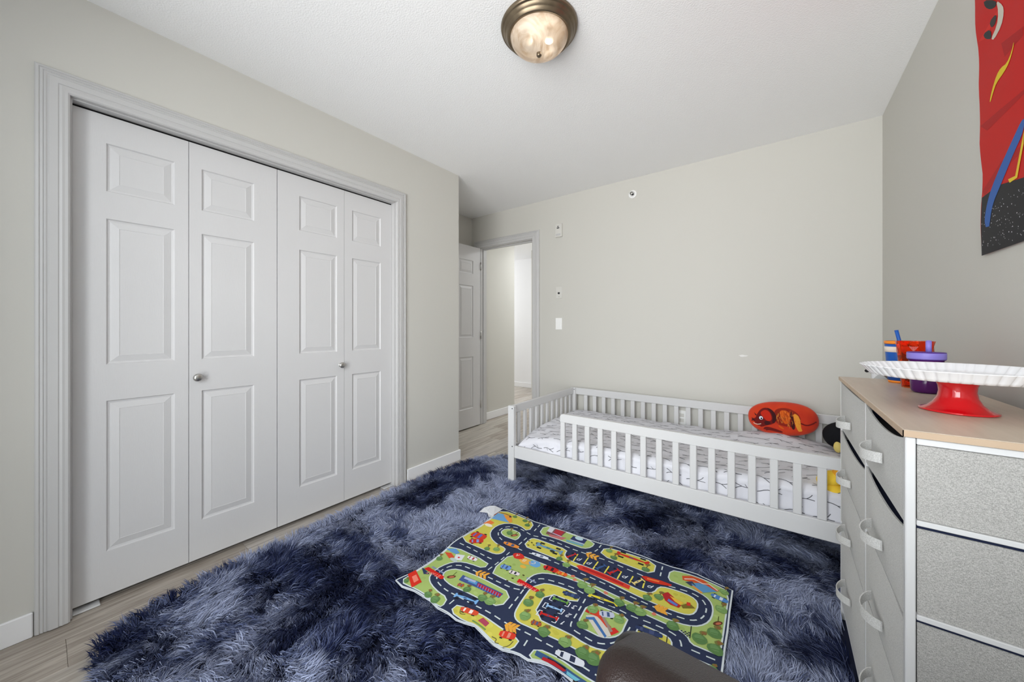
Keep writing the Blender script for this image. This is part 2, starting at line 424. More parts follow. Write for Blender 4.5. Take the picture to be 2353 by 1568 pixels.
# door and closet casings with a moulded profile
CPROF = [(0, 0), (0, .009), (.003, .014), (.010, .0165), (.0125, .0135), (.019, .0165), (.0215, .0140), (.026, .0175), (.030, .0155), (.034, .0200), (.054, .0210), (.057, .0185), (.064, .0215), (.070, .0200), (.078, .0205), (.083, .0165), (.084, .008), (.084, 0)]
def casing_board(name, parent, P0, P1, m0, m1, across, out, m=M_trim):
    """board from P0 to P1 along its outer edge; ends shifted by m0 / m1 per unit of width to make mitres"""
    b = MB(); P0 = Vector(P0); P1 = Vector(P1); d = (P1 - P0).normalized(); A = Vector(across); O = Vector(out); n = len(CPROF)
    v = [P0 + A * w + O * t + d * (m0 * w) for w, t in CPROF] + [P1 + A * w + O * t - d * (m1 * w) for w, t in CPROF]
    f = [(i, i + 1, n + i + 1, n + i) for i in range(n - 1)] + [(n - 1, 0, n, 2 * n - 1), tuple(range(n))[::-1], tuple(range(n, 2 * n))]
    b.add(v, f); return b.build(name, m, parent)
W_ = 0.084
ct = empty('trim_1', (0, 0, 0)); tag(ct, kind='structure')
cy0, cy1, cz = CY0 + .007, CY1 - .006, CZ - .006
XO = XL + .0006
casing_board('casing_board', ct, (XO, cy0 - W_, .004), (XO, cy0 - W_, cz + W_), 0, 1, (0, 1, 0), (1, 0, 0))
casing_board('casing_board', ct, (XO, cy1 + W_, .004), (XO, cy1 + W_, cz + W_), 0, 1, (0, -1, 0), (1, 0, 0))
casing_board('casing_board', ct, (XO, cy0 - W_, cz + W_), (XO, cy1 + W_, cz + W_), 1, 1, (0, 0, -1), (1, 0, 0))
box('jamb', M_trim, XL - T, CY0 + .0005, .002, XL - .001, CY0 + .012, CZ - .001, parent=ct)
box('jamb', M_trim, XL - T, CY1 - .012, .002, XL - .001, CY1 - .0005, CZ - .001, parent=ct)
box('jamb', M_trim, XL - T, CY0 + .012, CZ - .012, XL - .001, CY1 - .012, CZ - .0005, parent=ct)

et = empty('trim_2', (0, 0, 0)); tag(et, kind='structure')
dx0, dx1, dz = DX0 + .010, DX1 - .012, DZ - .008
YO = YB - .0006
casing_board('casing_board', et, (dx0 - W_, YO, .004), (dx0 - W_, YO, dz + W_ - .004), 0, 1, (1, 0, 0), (0, -1, 0))
casing_board('casing_board', et, (dx1 + W_ - .012, YO, .004), (dx1 + W_ - .012, YO, dz + W_ - .004), 0, 1, (-1, 0, 0), (0, -1, 0))
casing_board('casing_board', et, (dx0 - W_, YO, dz + W_ - .004), (dx1 + W_ - .012, YO, dz + W_ - .004), 1, 1, (0, 0, -1), (0, -1, 0))
for a in ((DX0 + .0005, DX0 + .016), (DX1 - .016, DX1 - .0005)): box('jamb', M_trim, a[0], YB + .001, .002, a[1], YB + T - .001, DZ - .001, parent=et)
box('jamb', M_trim, DX0 + .016, YB + .001, DZ - .016, DX1 - .016, YB + T - .001, DZ - .0005, parent=et)
box('door_stop', M_trim, DX1 - .026, YB + .045, .002, DX1 - .016, YB + .075, DZ - .016, parent=et)
box('door_stop', M_trim, DX0 + .016, YB + .045, .002, DX0 + .026, YB + .075, DZ - .016, parent=et)
box('door_stop', M_trim, DX0 + .026, YB + .045, DZ - .026, DX1 - .026, YB + .075, DZ - .016, parent=et)
box('strike_plate', M_nickel, DX1 - .0175, YB + .012, .885, DX1 - .0162, YB + .036, .95, parent=et)

# panelled doors: leaf with openings, each moulded panel set in as its own piece.  Local: u across, v up, w outwards
RINGS = [(0, 0), (.004, -.006), (.011, -.0075), (.014, -.0065), (.037, -.0010), (.0385, -.0022)]
def panel_leaf(name, W, Hh, TH, rects, to, parent, both=False):
    us = sorted({0, W} | {r[0] for r in rects} | {r[1] for r in rects}); vs_ = sorted({0, Hh} | {r[2] for r in rects} | {r[3] for r in rects})
    inr = lambda u, v: any(r[0] < u < r[1] and r[2] < v < r[3] for r in rects)
    b = MB()
    for i in range(len(us) - 1):
        for j in range(len(vs_) - 1):
            if not inr((us[i] + us[i + 1]) / 2, (vs_[j] + vs_[j + 1]) / 2):
                b.add([to(us[i], vs_[j], 0), to(us[i + 1], vs_[j], 0), to(us[i + 1], vs_[j + 1], 0), to(us[i], vs_[j + 1], 0)], [(0, 1, 2, 3)])
    b.add([to(0, 0, 0), to(W, 0, 0), to(W, Hh, 0), to(0, Hh, 0), to(0, 0, -TH), to(W, 0, -TH), to(W, Hh, -TH), to(0, Hh, -TH)], [(0, 4, 5, 1), (1, 5, 6, 2), (2, 6, 7, 3), (3, 7, 4, 0), (4, 7, 6, 5)])
    leaf = b.build(name, M_door, parent, weld=True)
    for r in rects:
        p = MB(); V = []
        for ins, dep in RINGS:
            V += [to(r[0] + ins, r[2] + ins, dep), to(r[1] - ins, r[2] + ins, dep), to(r[1] - ins, r[3] - ins, dep), to(r[0] + ins, r[3] - ins, dep)]
        F = [(4 * k + i, 4 * k + (i + 1) % 4, 4 * k + 4 + (i + 1) % 4, 4 * k + 4 + i) for k in range(len(RINGS) - 1) for i in range(4)] + [tuple(4 * (len(RINGS) - 1) + i for i in range(4))]
        p.add(V, F); o = p.build('panel', M_door, leaf)
        # face outwards
        c = Vector(to(r[0] + .05, r[2] + .05, 0)); n_ = (Vector(to(0, 0, 1)) - Vector(to(0, 0, 0)))
        if o.data.polygons[-1].normal.dot(n_) < 0: o.data.flip_normals()
    return leaf
knob_prof = [(0, .030), (.010, .0295), (.0165, .026), (.019, .021), (.0175, .016), (.011, .011), (.0075, .007), (.0075, .003), (.013, .0018), (.0135, 0), (0, 0)]
def knob(parent, p, M3, s=1.0, name='knob'):
    b = MB(); b.lathe([(r * s, z * s) for r, z in knob_prof][::-1], n=24, M=Matrix.Translation(p) @ M3); return b.build(name, M_nickel, parent)
RX = Matrix.Rotation(pi / 2, 4, 'Y')      # z axis -> +x
closet = empty('door_1', (0, 0, 0)); tag(closet, kind='structure')
ZB, ZT = 0.024, 2.019
XD = -2.237
for k, (y0, y1, p0, p1) in enumerate(((.0795, .4255, .168, .3775), (.4275, .7955, .4735, .689), (.7985, 1.1785, .912, 1.1325), (1.1805, 1.5275, 1.2325, 1.441))):
    to = lambda u, v, w, y0=y0: (XD + w, y0 + u, ZB + v)
    lf = panel_leaf('door_leaf', y1 - y0, ZT - ZB, .034, [(p0 - y0, p1 - y0, a - ZB, b_ - ZB) for a, b_ in ((.206, .833), (.984, 1.592), (1.705, 1.905))], to, closet)
    if k == 1: knob(lf, (XD, .456, .899), RX, 1.0)
    if k == 2: knob(lf, (XD, 1.157, .899), RX, 1.0)
box('track', M_dark, XD - .03, CY0 + .013, CZ - .0125, XD - .004, CY1 - .013, CZ - .0155, parent=closet)
for y0, y1 in ((CY0 + .013, CY0 + .10), (CY1 - .10, CY1 - .013), (.74, .85)):
    box('pivot_bracket', M_screw, XD - .026, y0, ZT + .0005, XD - .006, y1, ZT + .004, parent=closet)
box('floor_bracket', M_white, XD - .03, CY0 + .0125, .0005, XD + .018, CY0 + .085, .007, b=.002, parent=closet)
box('floor_bracket', M_white, XD - .03, CY1 - .085, .0005, XD + .018, CY1 - .0125, .007, b=.002, parent=closet)

entry = empty('door_2', (0, 0, 0)); tag(entry, kind='structure')
EX, EY1, EW = -2.792, 3.092, 0.762
to = lambda u, v, w: (EX + w, EY1 - u, .012 + v)
rects = []
for a, b_ in ((.213, .797), (1.015, 1.60), (1.735, 1.885)):
    rects += [(.118, .338, a, b_), (.424, .644, a, b_)]
el = panel_leaf('door_leaf', EW, 2.046, .035, rects, to, entry)
knob(el, (EX, EY1 - EW + .06, .95), RX, 1.5, 'door_knob')
for z in (.25, 1.05, 1.85):
    b = MB(); b.tube([(EX + .004, EY1 + .006, z - .045), (EX + .004, EY1 + .006, z + .045)], .006, 10); b.build('hinge', M_nickel, entry)

# ------------------------------------------------------------------ toddler bed
BX, BY, BRZ = -1.575, 2.040, radians(0.8)
BLX, BLY, BTOP = 1.985, 1.022, 0.573
bed = tag(empty('toddler_bed', (BX, BY, 0), BRZ), 'white wooden toddler bed with slatted guard rails standing on the rug', 'bed')
LW, LD = .053, .034
def leg(x, y, front):
    b = MB().box(x, y, .014, x + LW, y + LD, BTOP, b=.004); o = b.build('leg', M_white, bed)
    ys = y - .0004 if front else y - .0004
    for z in (BTOP - .017, .285):
        MB().lathe([(0, 0), (.0042, 0), (.0042, .0006), (0, .0006)], n=12, smooth=False, M=Matrix.Translation((x + LW - .012, ys, z)) @ Matrix.Rotation(pi / 2, 4, 'X')).build('screw', M_screw, o)
for x in (0, BLX - LW):
    for y, fr in ((0, True), (BLY - LD, False)): leg(x, y, fr)
def slat(n, x0, y0, z0, x1, y1, z1): MB().box(x0, y0, z0, x1, y1, z1, b=.003).build(n, M_white, bed)
# side rails front and back
slat('side_rail', LW + .0005, .006, .203, BLX - LW - .0005, .028, .289)
slat('side_rail', LW + .0005, BLY - .028, .203, BLX - LW - .0005, BLY - .006, .289)
# front guard: top rail with rounded end, slats standing on the side rail
gx = .424
b = MB(); zt, zb_, r = BTOP, BTOP - .052, .022
pts = [(gx, zb_), (BLX - LW - .0005, zb_), (BLX - LW - .0005, zt)] + [(gx + r - r * sin(a), zt - r + r * cos(a)) for a in np.linspace(0, pi / 2, 7)]
n = len(pts); b.add([(p[0], .006, p[1]) for p in pts] + [(p[0], .028, p[1]) for p in pts], [tuple(range(n)), tuple(range(n, 2 * n))[::-1]] + [(i, n + i, n + (i + 1) % n, (i + 1) % n) for i in range(n)])
b.build('guard_rail', M_white, bed)
k = 0; x = gx
while x < BLX - LW - .01:
    x1 = min(x + .0325, BLX - LW - .0008); slat('slat', x, .0075, .2895, x1, .0265, zb_ - .0003); x += .0856
# back guard
slat('guard_rail', LW + .0005, BLY - .028, BTOP - .061, BLX - LW - .0005, BLY - .006, BTOP)
x = .135
while x < BLX - LW - .02:
    slat('slat', x, BLY - .0265, .2895, x + .0345, BLY - .0075, BTOP - .0615); x += .0863
# foot and head ends
for x0 in (.012, BLX - .012 - .022):
    slat('end_rail', x0, LD + .0005, BTOP - .058, x0 + .022, BLY - LD - .0005, BTOP)
    slat('end_rail', x0, LD + .0005, .203, x0 + .022, BLY - LD - .0005, .289)
    for i in range(11):
        y = .090 + i * .0830; slat('slat', x0 + .002, y, .2895, x0 + .02, y + .030, BTOP - .0585)
for i in range(9): slat('bed_slat', .04, .075 + i * .1, .215, BLX - .04, .135 + i * .1, .233)

# mattress core and the printed fitted sheet over it
mx0, mx1, my0, my1 = .062, BLX - .066, .040, BLY - .042
def top_h(x, y):
    """height of the sheet's top over the bed"""
    h = .392 - .018 * max(0, (y - .5)) + .028 * math.exp(-((x - 1.75) ** 2) / .10 - ((y - .25) ** 2) / .3) + .050 * math.exp(-((x - 1.55) ** 2) / .05 - ((y - .86) ** 2) / .02)
    h -= .085 * math.exp(-(x - mx0) / .16) * math.exp(-(y - my0) / .22)
    return h
def wr(u, v, s=0.0):
    return (sin(u * 23 + 3 * sin(v * 9 + s)) * sin(v * 19 + 2 * sin(u * 7 + s)) + .6 * sin(u * 47 + v * 21 + s) * sin(v * 37 - u * 13))
DROP = .150
def sheet(u, v):
    """u along the bed, v across, both including the drops over the edges"""
    ex0, ex1, ey0, ey1 = mx0, mx1, my0, my1
    x = min(max(u, ex0), ex1); y = min(max(v, ey0), ey1)
    du = max(ex0 - u, u - ex1, 0); dv = max(ey0 - v, v - ey1, 0); d = max(du, dv)
    R = .045
    inner = min(u - ex0, ex1 - u, v - ey0, ey1 - v)       # distance to the nearest edge (negative over it)
    z = top_h(x, y)
    if inner < R:
        t = max(0.0, min(1.0, (R - inner) / R)); z -= R * .55 * t * t if inner > 0 else R * .55
    z -= d
    w = wr(u, v) * (.0046 if d <= 0 else .004)
    pushx = pushy = 0.0
    if d > 0:
        rip = .010 * sin(u * 31 + 2.0 * sin(u * 9)) * min(1, d / .05) + .004 * sin(u * 71 + v * 11)
        if dv >= du: pushy = (rip + .003) * (1 if v < ey0 else -1)
        else: pushx = .004 * sin(v * 29)
    return Vector((x + pushx, y + pushy, max(z + w, .241)))
def axis(a0, a1):
    e = list(np.linspace(a0 - DROP, a0, 12)) + list(np.linspace(a0, a0 + .06, 7))[1:]
    m_ = list(np.linspace(a0 + .06, a1 - .06, max(8, int((a1 - a0) / .02))))[1:-1]
    f_ = list(np.linspace(a1 - .06, a1, 7)) + list(np.linspace(a1, a1 + DROP, 12))[1:]
    return e + m_ + f_
M_sheet = mat('white_cotton', (219, 219, 225), 0.9, bump=0.08, bscale=500, spec=0.1)
mt = tag(MB().box(mx0 + .02, my0 + .02, .234, mx1 - .02, my1 - .02, .30, b=.02).build('mattress', M_sheet), 'white mattress under the fitted sheet on the toddler bed', 'mattress')
mt.location = (BX, BY, 0); mt.rotation_euler = (0, 0, BRZ)
fs = MB(); fs.grid(sheet, axis(mx0, mx1), axis(my0, my1))
sh = tag(fs.build('fitted_sheet', M_sheet), 'white fitted bed sheet printed with dark branching sprigs, on the toddler bed', 'bed sheet')
sh.location = (BX, BY, 0); sh.rotation_euler = (0, 0, BRZ)
pr = Print(); r2 = random.Random(21)
INK = (104, 104, 108)
row = 0; v = my0 - .10
while v < my1 - .02:
    u = mx0 - .02 + (row % 2) * .05
    while u < mx1 - .02:
        a = r2.uniform(-.35, .35) + (pi if r2.random() < .35 else 0); s_ = r2.uniform(.8, 1.15)
        uu = u + r2.uniform(-.012, .012); vv = v + r2.uniform(-.008, .008)
        def tp(px, py): return (uu + s_ * (px * cos(a) - py * sin(a)), vv + s_ * (px * sin(a) + py * cos(a)))
        pr.stroke(chaikin([tp(-.045, -.004), tp(-.015, .003), tp(.012, 0)], it=1), .0034, INK, 1)
        pr.stroke(chaikin([tp(.008, 0), tp(.024, .006), tp(.036, .017)], it=1), .0034, INK, 1)
        pr.stroke(chaikin([tp(.008, 0), tp(.024, -.005), tp(.04, -.010)], it=1), .0034, INK, 1)
        if r2.random() < .5: pr.stroke([tp(-.018, .002), tp(-.004, -.013)], .0026, INK, 1)
        u += .112
    v += .068; row += 1
def sheet_print(u, v, h):
    e = .002; p = sheet(u, v); n_ = (sheet(u + e, v) - p).cross(sheet(u, v + e) - p)
    if n_.length < 1e-12: n_ = Vector((0, 0, 1))
    return p + n_.normalized() * .0012
pr.build('sprig_print', M_print, sheet_print, .02, parent=sh)

# ------------------------------------------------------------------ plush toys on the bed
def se(c, a, e1=1.0, e2=1.0, n=40, m=20, fn=None, M=None):
    """rounded solid with half axes a"""
    f = lambda w, e: math.copysign(abs(w) ** e, w); V = []; F = []
    for j in range(m + 1):
        t = -pi / 2 + pi * j / m
        for i in range(n):
            q = 2 * pi * i / n
            p = Vector((a[0] * f(cos(t), e1) * f(cos(q), e2), a[1] * f(cos(t), e1) * f(sin(q), e2), a[2] * f(sin(t), e1)))
            if fn: p = fn(p)
            p = Vector(c) + p
            V.append(tuple(M @ p) if M else tuple(p))
    for j in range(m):
        for i in range(n): F.append((j * n + i, j * n + (i + 1) % n, (j + 1) * n + (i + 1) % n, (j + 1) * n + i))
    return V, F
M_orange = mat('orange_plush', (216, 62, 12), 0.85, bump=0.2, bscale=400, var=.25, vrgb=(186, 38, 10), vscale=9, sheen=.2)
PC = pix(1797, 962, y=2.955)
pil = tag(empty('plush_pillow', PC, radians(2)), 'oval orange plush pillow printed with a sleeping dinosaur, against the bed rail', 'pillow')
AX, AY, AZ = .187, .052, .108
PT = Matrix.Rotation(radians(-14), 4, 'X') @ Matrix.Rotation(radians(-4), 4, 'Y')
def pil_y(u, w):
    q = max(0.0, 1 - (abs(u / AX) ** 2.3 + abs(w / AZ) ** 2.3)); return -AY * q ** .5
def pfn(p): return Vector((p.x, p.y, p.z + .010 * (p.x / AX) * -.3))
V, F = se((0, 0, 0), (AX, AY, AZ), .85, .85, 48, 24, fn=None, M=PT)
MB().add(V, F, True).build('cover', M_orange, pil)
pp = Print()
sc = lambda pts: [((p[0] - 960) / 720 * AX, -(p[1] - 560) / 330 * AZ) for p in pts]      # drawn over the front of the cover
DK, RD, MR, OR, YO_ = (62, 18, 22), (170, 34, 18), (110, 20, 18), (214, 92, 24), (232, 150, 50)
pp.poly(chaikin(sc([(800, 430), (900, 370), (1040, 355), (1180, 390), (1290, 470), (1320, 560), (1300, 660), (1180, 720), (1000, 720), (860, 690), (800, 600)]), True), (142, 36, 20), 1)
pp.poly(chaikin(sc([(900, 420), (1040, 400), (1120, 460), (1110, 620), (1010, 690), (940, 600)]), True), OR, 2)
pp.poly(chaikin(sc([(1120, 430), (1170, 430), (1180, 620), (1200, 740), (1150, 780), (1110, 700)]), True), DK, 3)
pp.poly(chaikin(sc([(1190, 450), (1290, 500), (1310, 640), (1310, 740), (1350, 800), (1330, 835), (1250, 800), (1200, 680), (1180, 560)]), True), YO_, 4)
for i in range(150):                                               # hair strokes of the printed hide
    q = (rng.uniform(850, 1300), rng.uniform(400, 690)); l_ = rng.uniform(30, 70); a_ = rng.uniform(1.1, 1.9)
    if ((q[0] - 1070) / 230) ** 2 + ((q[1] - 545) / 150) ** 2 < 1: pp.stroke(sc([q, (q[0] + l_ * cos(a_), q[1] + l_ * sin(a_))]), .0013, rng.choice([(96, 26, 20), (226, 120, 40), (170, 50, 22), (240, 160, 70)]), 4)
pp.poly(chaikin(sc([(430, 520), (520, 400), (640, 360), (770, 410), (830, 500), (830, 600), (760, 690), (620, 720), (520, 760), (380, 740), (310, 690), (310, 590), (400, 590)]), True), MR, 5)
pp.poly(chaikin(sc([(500, 480), (600, 410), (690, 430), (740, 520), (740, 620), (640, 640), (560, 560)]), True), (196, 40, 20), 6)
pp.poly(chaikin(sc([(640, 360), (760, 400), (835, 500), (840, 600), (770, 690), (740, 640), (770, 560), (730, 450)]), True), DK, 7)
pp.poly(sc([(380, 470), (440, 530), (400, 530)]), DK, 7)
pp.poly(sc([(315, 570), (400, 640), (330, 640)]), DK, 7)
pp.poly(chaikin(sc([(580, 640), (680, 630), (720, 680), (640, 720), (580, 700)]), True), DK, 7)
pp.blob(*sc([(512, 585)])[0], .014, .014, DK, 8); pp.blob(*sc([(518, 580)])[0], .0105, .0115, (232, 236, 245), 9); pp.blob(*sc([(525, 590)])[0], .005, .006, (30, 30, 50), 10)
pp.stroke(chaikin(sc([(350, 680), (390, 705), (450, 710), (510, 695)])), .004, (225, 210, 190), 8)
pp.poly(chaikin(sc([(850, 690), (960, 740), (980, 780), (900, 760)]), True), OR, 6)
pp.poly(chaikin(sc([(560, 760), (640, 740), (860, 790), (960, 830), (900, 850), (640, 800), (600, 850), (545, 830)]), True), MR, 6)
pp.stroke(chaikin(sc([(1310, 640), (1420, 680), (1540, 640), (1620, 590)])), .008, MR, 5)
def pil_map(u, w, h): return PT @ Vector((u, pil_y(u, w) - .0016 - h * 1.2, w))
pp.build('dinosaur_print', M_plushprint, pil_map, .015, parent=pil)

M_blackplush = mat('black_plush', (26, 27, 31), 0.9, bump=0.5, bscale=120, spec=.15)
M_yellow = mat('yellow_plush', (244, 204, 60), 0.85, bump=0.2, bscale=300)
M_amber = mat('amber_plush', (240, 168, 40), 0.85, bump=0.2, bscale=300)
M_cream = mat('pale_yellow_plush', (228, 206, 120), 0.85, bump=0.2, bscale=300)
BP = pix(1925, 1000, y=2.88)
bp_ = tag(empty('plush_toy', BP, radians(-20)), 'black plush toy with a pale yellow patch, behind the dresser end of the bed', 'plush toy')
V, F = se((.045, 0, -.004), (.115, .09, .082), .9, .95, 32, 18, M=Matrix.Rotation(radians(-12), 4, 'Y'))
MB().add(V, F, True).build('body', M_blackplush, bp_)
V, F = se((.022, -.082, -.052), (.020, .016, .032), 1, 1, 20, 12); MB().add(V, F, True).build('patch', M_cream, bp_)
YP = pix(1914, 1114, y=2.165)
yp = tag(empty('plush_duck', YP, radians(10)), 'yellow and amber plush toy lying behind the front bed rail', 'plush toy')
V, F = se((.03, .005, -.022), (.075, .05, .036), 1, 1, 28, 16, M=Matrix.Rotation(radians(24), 4, 'Y')); MB().add(V, F, True).build('body', M_yellow, yp)
V, F = se((.005, .012, .022), (.055, .045, .032), 1, 1, 28, 16, M=Matrix.Rotation(radians(-25), 4, 'Y')); MB().add(V, F, True).build('wing', M_yellow, yp)
V, F = se((.024, .004, .040), (.030, .036, .034), 1, 1, 24, 14); MB().add(V, F, True).build('crest', M_amber, yp)

# ------------------------------------------------------------------ dresser with cloth drawers
DX, DXB, DY0, DY1, DTOP = .187, .455, .977, 1.876, .947
M_dtop = mat('light_oak_laminate', (208, 193, 175), 0.38, bump=0.05, bscale=30, var=.1, vrgb=(192, 176, 158), vscale=6, stretch=(16, 1.2, 4), detail=6)
M_dedge = mat('light_oak_edge', (200, 176, 150), 0.5, var=.2, vrgb=(188, 162, 136), vscale=10, stretch=(1, 6, 1), bump=.03)
dr = tag(empty('dresser', (0, 0, 0)), 'grey cloth drawer dresser with white metal frame and light oak top', 'dresser')
tp_ = MB().box(DX - .002, DY0 - .004, DTOP - .0135, DXB, DY1 + .004, DTOP, b=.0015).build('top', M_dtop, dr)
MB().box(DX - .0035, DY0 - .0055, DTOP - .0125, DX - .0021, DY1 + .0055, DTOP - .001).build('edge_band', M_dedge, tp_)
MB().box(DX - .0035, DY0 - .0055, DTOP - .0125, DXB, DY0 - .0041, DTOP - .001).build('edge_band', M_dedge, tp_)
z0f, z1f = .0115, DTOP - .014
PWD = .0145
YM = 1.372
for px_ in (DX + .0, DXB - PWD):
    for py_ in (DY0, YM - PWD / 2, DY1 - PWD):
        MB().box(px_ + .001, py_, z0f, px_ + PWD, py_ + PWD, z1f, b=.0015).build('post', M_wmetal, dr)
ROWS2 = ([(.768, .930), (.590, .760), (.410, .582), (.092, .402)], [(.752, .930), (.575, .744), (.395, .567), (.092, .387)])
HOFF = ([0, -.020, -.020, -.010], [-.020, -.025, -.036, -.035])
RB = [.776, .601, .424, .084]
for y0, y1 in ((DY0, DY0 + .012), (DY1 - .012, DY1)):
    MB().box(DX + PWD + .001, y0, z1f - .012, DXB - PWD, y1, z1f - .0003, b=.001).build('rail', M_wmetal, dr)
    for z in RB: MB().box(DX + PWD + .001, y0, z - .005, DXB - PWD, y1, z + .0045, b=.001).build('rail', M_wmetal, dr)
for y0, y1 in ((DY0 + PWD, YM - PWD / 2), (YM + PWD / 2, DY1 - PWD)):
    MB().box(DX + .002, y0 + .0005, .078, DX + .014, y1 - .0005, .090, b=.001).build('rail', M_wmetal, dr)
SAG = {(0, 0): .019, (0, 1): .004, (1, 0): .016, (1, 1): .017, (2, 0): -.009, (2, 1): -.009, (3, 0): -.009, (3, 1): -.009}
def cloth_panel(fn, us, vs_): b = MB(); b.grid(fn, us, vs_); return b
for c, (ya, yb) in enumerate(((DY0 + PWD + .002, YM - PWD / 2 - .002), (YM + PWD / 2 + .002, DY1 - PWD - .002))):
    for r, (za, zb2) in enumerate(ROWS2[c]):
        d = empty('drawer', (DX, (ya + yb) / 2, za), parent=dr); hw = (yb - ya) / 2; hh = zb2 - za; sg = SAG[(r, c)]
        # front cloth, its upper hem sagging between the posts and bulging a little
        def ff(u, v, s=1.0):
            top = hh - sg * (1 - abs(u) ** 2.2) - .003
            bul = .006 * (1 - u * u) * sin(pi * min(1, max(0, v)))
            return Vector((.0 - bul + .0015, u * hw, v * top + .001))
        us = np.linspace(-1, 1, 17); vv = np.linspace(0, 1, 9)
        b = MB(); b.grid(lambda u, v: ff(u, v), us, vv); b.grid(lambda u, v: ff(u, v) + Vector((.004, 0, -.0005)), us, vv, flip=True)
        k = len(us); e0 = 0; e1 = k * len(vv)
        b.add([ff(u, 1) for u in us] + [ff(u, 1) + Vector((.004, 0, -.0005)) for u in us], [(i, i + 1, k + i + 1, k + i) for i in range(k - 1)])
        b.build('drawer_front', M_clothf, d)
        # box of the drawer behind the front
        q = MB(); X0, X1 = .0065, DXB - DX - .022; h2 = hh - (sg + .018 if sg > .015 else .014)
        q.box(X0, -hw + .002, .001, X1, hw - .002, max(.03, h2)); q.build('drawer_body', M_black if (r, c) == (0, 0) else M_navy, d)  # top near drawer painted black for the dark void behind its front
        # pull strap: a loop of the same cloth standing off the front
        hz = (za + zb2) / 2 - za + HOFF[c][r] + (0 if r < 3 else .05); HWD = .058; b = MB()
        def st(u, v, o=0.0):
            a = u * pi / 2; bow = .027 * cos(a) ** .7 if abs(u) < 1 else 0
            return Vector((-.0065 - bow - o, u * HWD, hz + (v - .5) * .023 - .006 * cos(a)))
        us = np.linspace(-1, 1, 17); b.grid(lambda u, v: st(u, v), us, (0, 1)); b.grid(lambda u, v: st(u, v, .0022), us, (0, 1), flip=True)
        for vv_ in (0, 1): b.add([st(u, vv_) for u in us] + [st(u, vv_, .0022) for u in us], [(i, i + 1, 17 + i + 1, 17 + i) for i in range(16)])
        b.build('pull_strap', M_strap, d)
# cloth side panels between the rails, and the cloth back
for y, s in ((DY0 + .006, 1), (DY1 - .006, -1)):
    for za, zb2 in ((.781, z1f - .0125), (.6055, .7705), (.4285, .5955), (.089, .4185)):
        gap = .006 if za in (.6055, .4285) else .001
        MB().box(DX + PWD + .002, y - .002, za, DXB - PWD - .001, y + .002, zb2 - gap, b=.001).build('side_panel', M_cloth, dr)
        if gap > .002: MB().box(DX + PWD + .002, y + .003 * s - .001, zb2 - gap - .004, DXB - PWD - .001, y + .003 * s + .001, zb2 - .0005).build('gap_strip', M_navy, dr)  # dark strips standing for the black gaps under the rails
MB().box(DXB - .006, DY0 + PWD, .09, DXB - .003, DY1 - PWD, z1f - .002).build('back_panel', M_cloth, dr)

# ------------------------------------------------------------------ things on the dresser
M_red = mat('red_glaze', (206, 10, 22), 0.12, coat=.6, bump=.01, bscale=20)
M_glaze = mat('white_glaze', (240, 240, 242), 0.16, coat=.4, bump=.01, bscale=20)
cx, cy = .322, 1.2545
cs = tag(empty('cake_stand', (cx, cy, DTOP)), 'white fluted cake stand on a flared red pedestal, on the dresser', 'cake stand')
zP = .083
MB().lathe([(0, .0005), (.057, .0005), (.0595, .002), (.0595, .004), (.055, .0055), (.046, .010), (.037, .020), (.0305, .033), (.0285, .046), (.0295, .058), (.033, .068), (.038, .0755), (.038, .0762), (0, .0762)], n=64).build('pedestal', M_red, cs)
NF = 56
def flute(r, z, i, j):
    if r < .135: return r
    k = (i % 6); g = (.0042 if k == 0 else (.0008 if k in (1, 5) else 0)); return r - g
prof = [(0, .0765), (.10, .0765), (.136, .0768), (.141, .0778), (.146, .083), (.1585, .0985), (.1600, .0995), (.1590, .1005), (.1570, .0995), (.1440, .0845), (.1390, .0810), (.130, .0805), (0, .0805)]
MB().lathe(prof, n=NF * 6, rfun=flute).build('plate', M_glaze, cs)

M_blue = mat('blue_plastic', (22, 84, 170), 0.4, bump=.01); M_orangep = mat('orange_plastic', (240, 140, 40), 0.4, bump=.01); M_sand = mat('cream_plastic', (226, 214, 200), 0.45, bump=.01)
c1 = tag(empty('tumbler', (.331, 1.792, DTOP)), 'blue tumbler with orange rims and cream band, behind the cake stand', 'cup')
P1 = lambda z: .0285 + .0085 * z / .142
MB().lathe([(0, .0085), (P1(.0085), .0085), (P1(.098), .098), (P1(.12), .12), (P1(.134), .134), (P1(.134) - .002, .134), (P1(.1) - .002, .1), (.026, .012), (0, .012)], n=40).build('body', M_blue, c1)
MB().lathe([(0, .0005), (.027, .0005), (P1(.0085) + .0003, .0084), (0, .0084)], n=40).build('base_ring', M_orangep, c1)
MB().lathe([(P1(.134) - .002, .1342), (P1(.134) + .001, .1342), (P1(.145) + .001, .1445), (P1(.145) - .0018, .1445)], n=40).build('rim', M_orangep, c1)
MB().lathe([(P1(.106) + .0002, .106), (P1(.106) + .0018, .1065), (P1(.124) + .0018, .1245), (P1(.124) + .0002, .125)], n=40).build('band', M_sand, c1)
b = MB(); b.tube([(.004, 0, .02), (0, -.0, .14), (-.008, 0, .182)], .0052, 12); b.build('straw', M_blue, c1)
M_redglass = mat('orange_red_clear_plastic', (255, 112, 52), 0.06, trans=.95, ior=1.22, bump=.02, bscale=30)
c2 = tag(empty('drinking_cup', (.342, 1.672, DTOP)), 'clear orange-red faceted plastic cup between the blue tumbler and purple cup', 'cup')
b = MB(); nz = 9; V = []; F = []; N = 12
def R2(z): return .029 + .0135 * (z / .148)
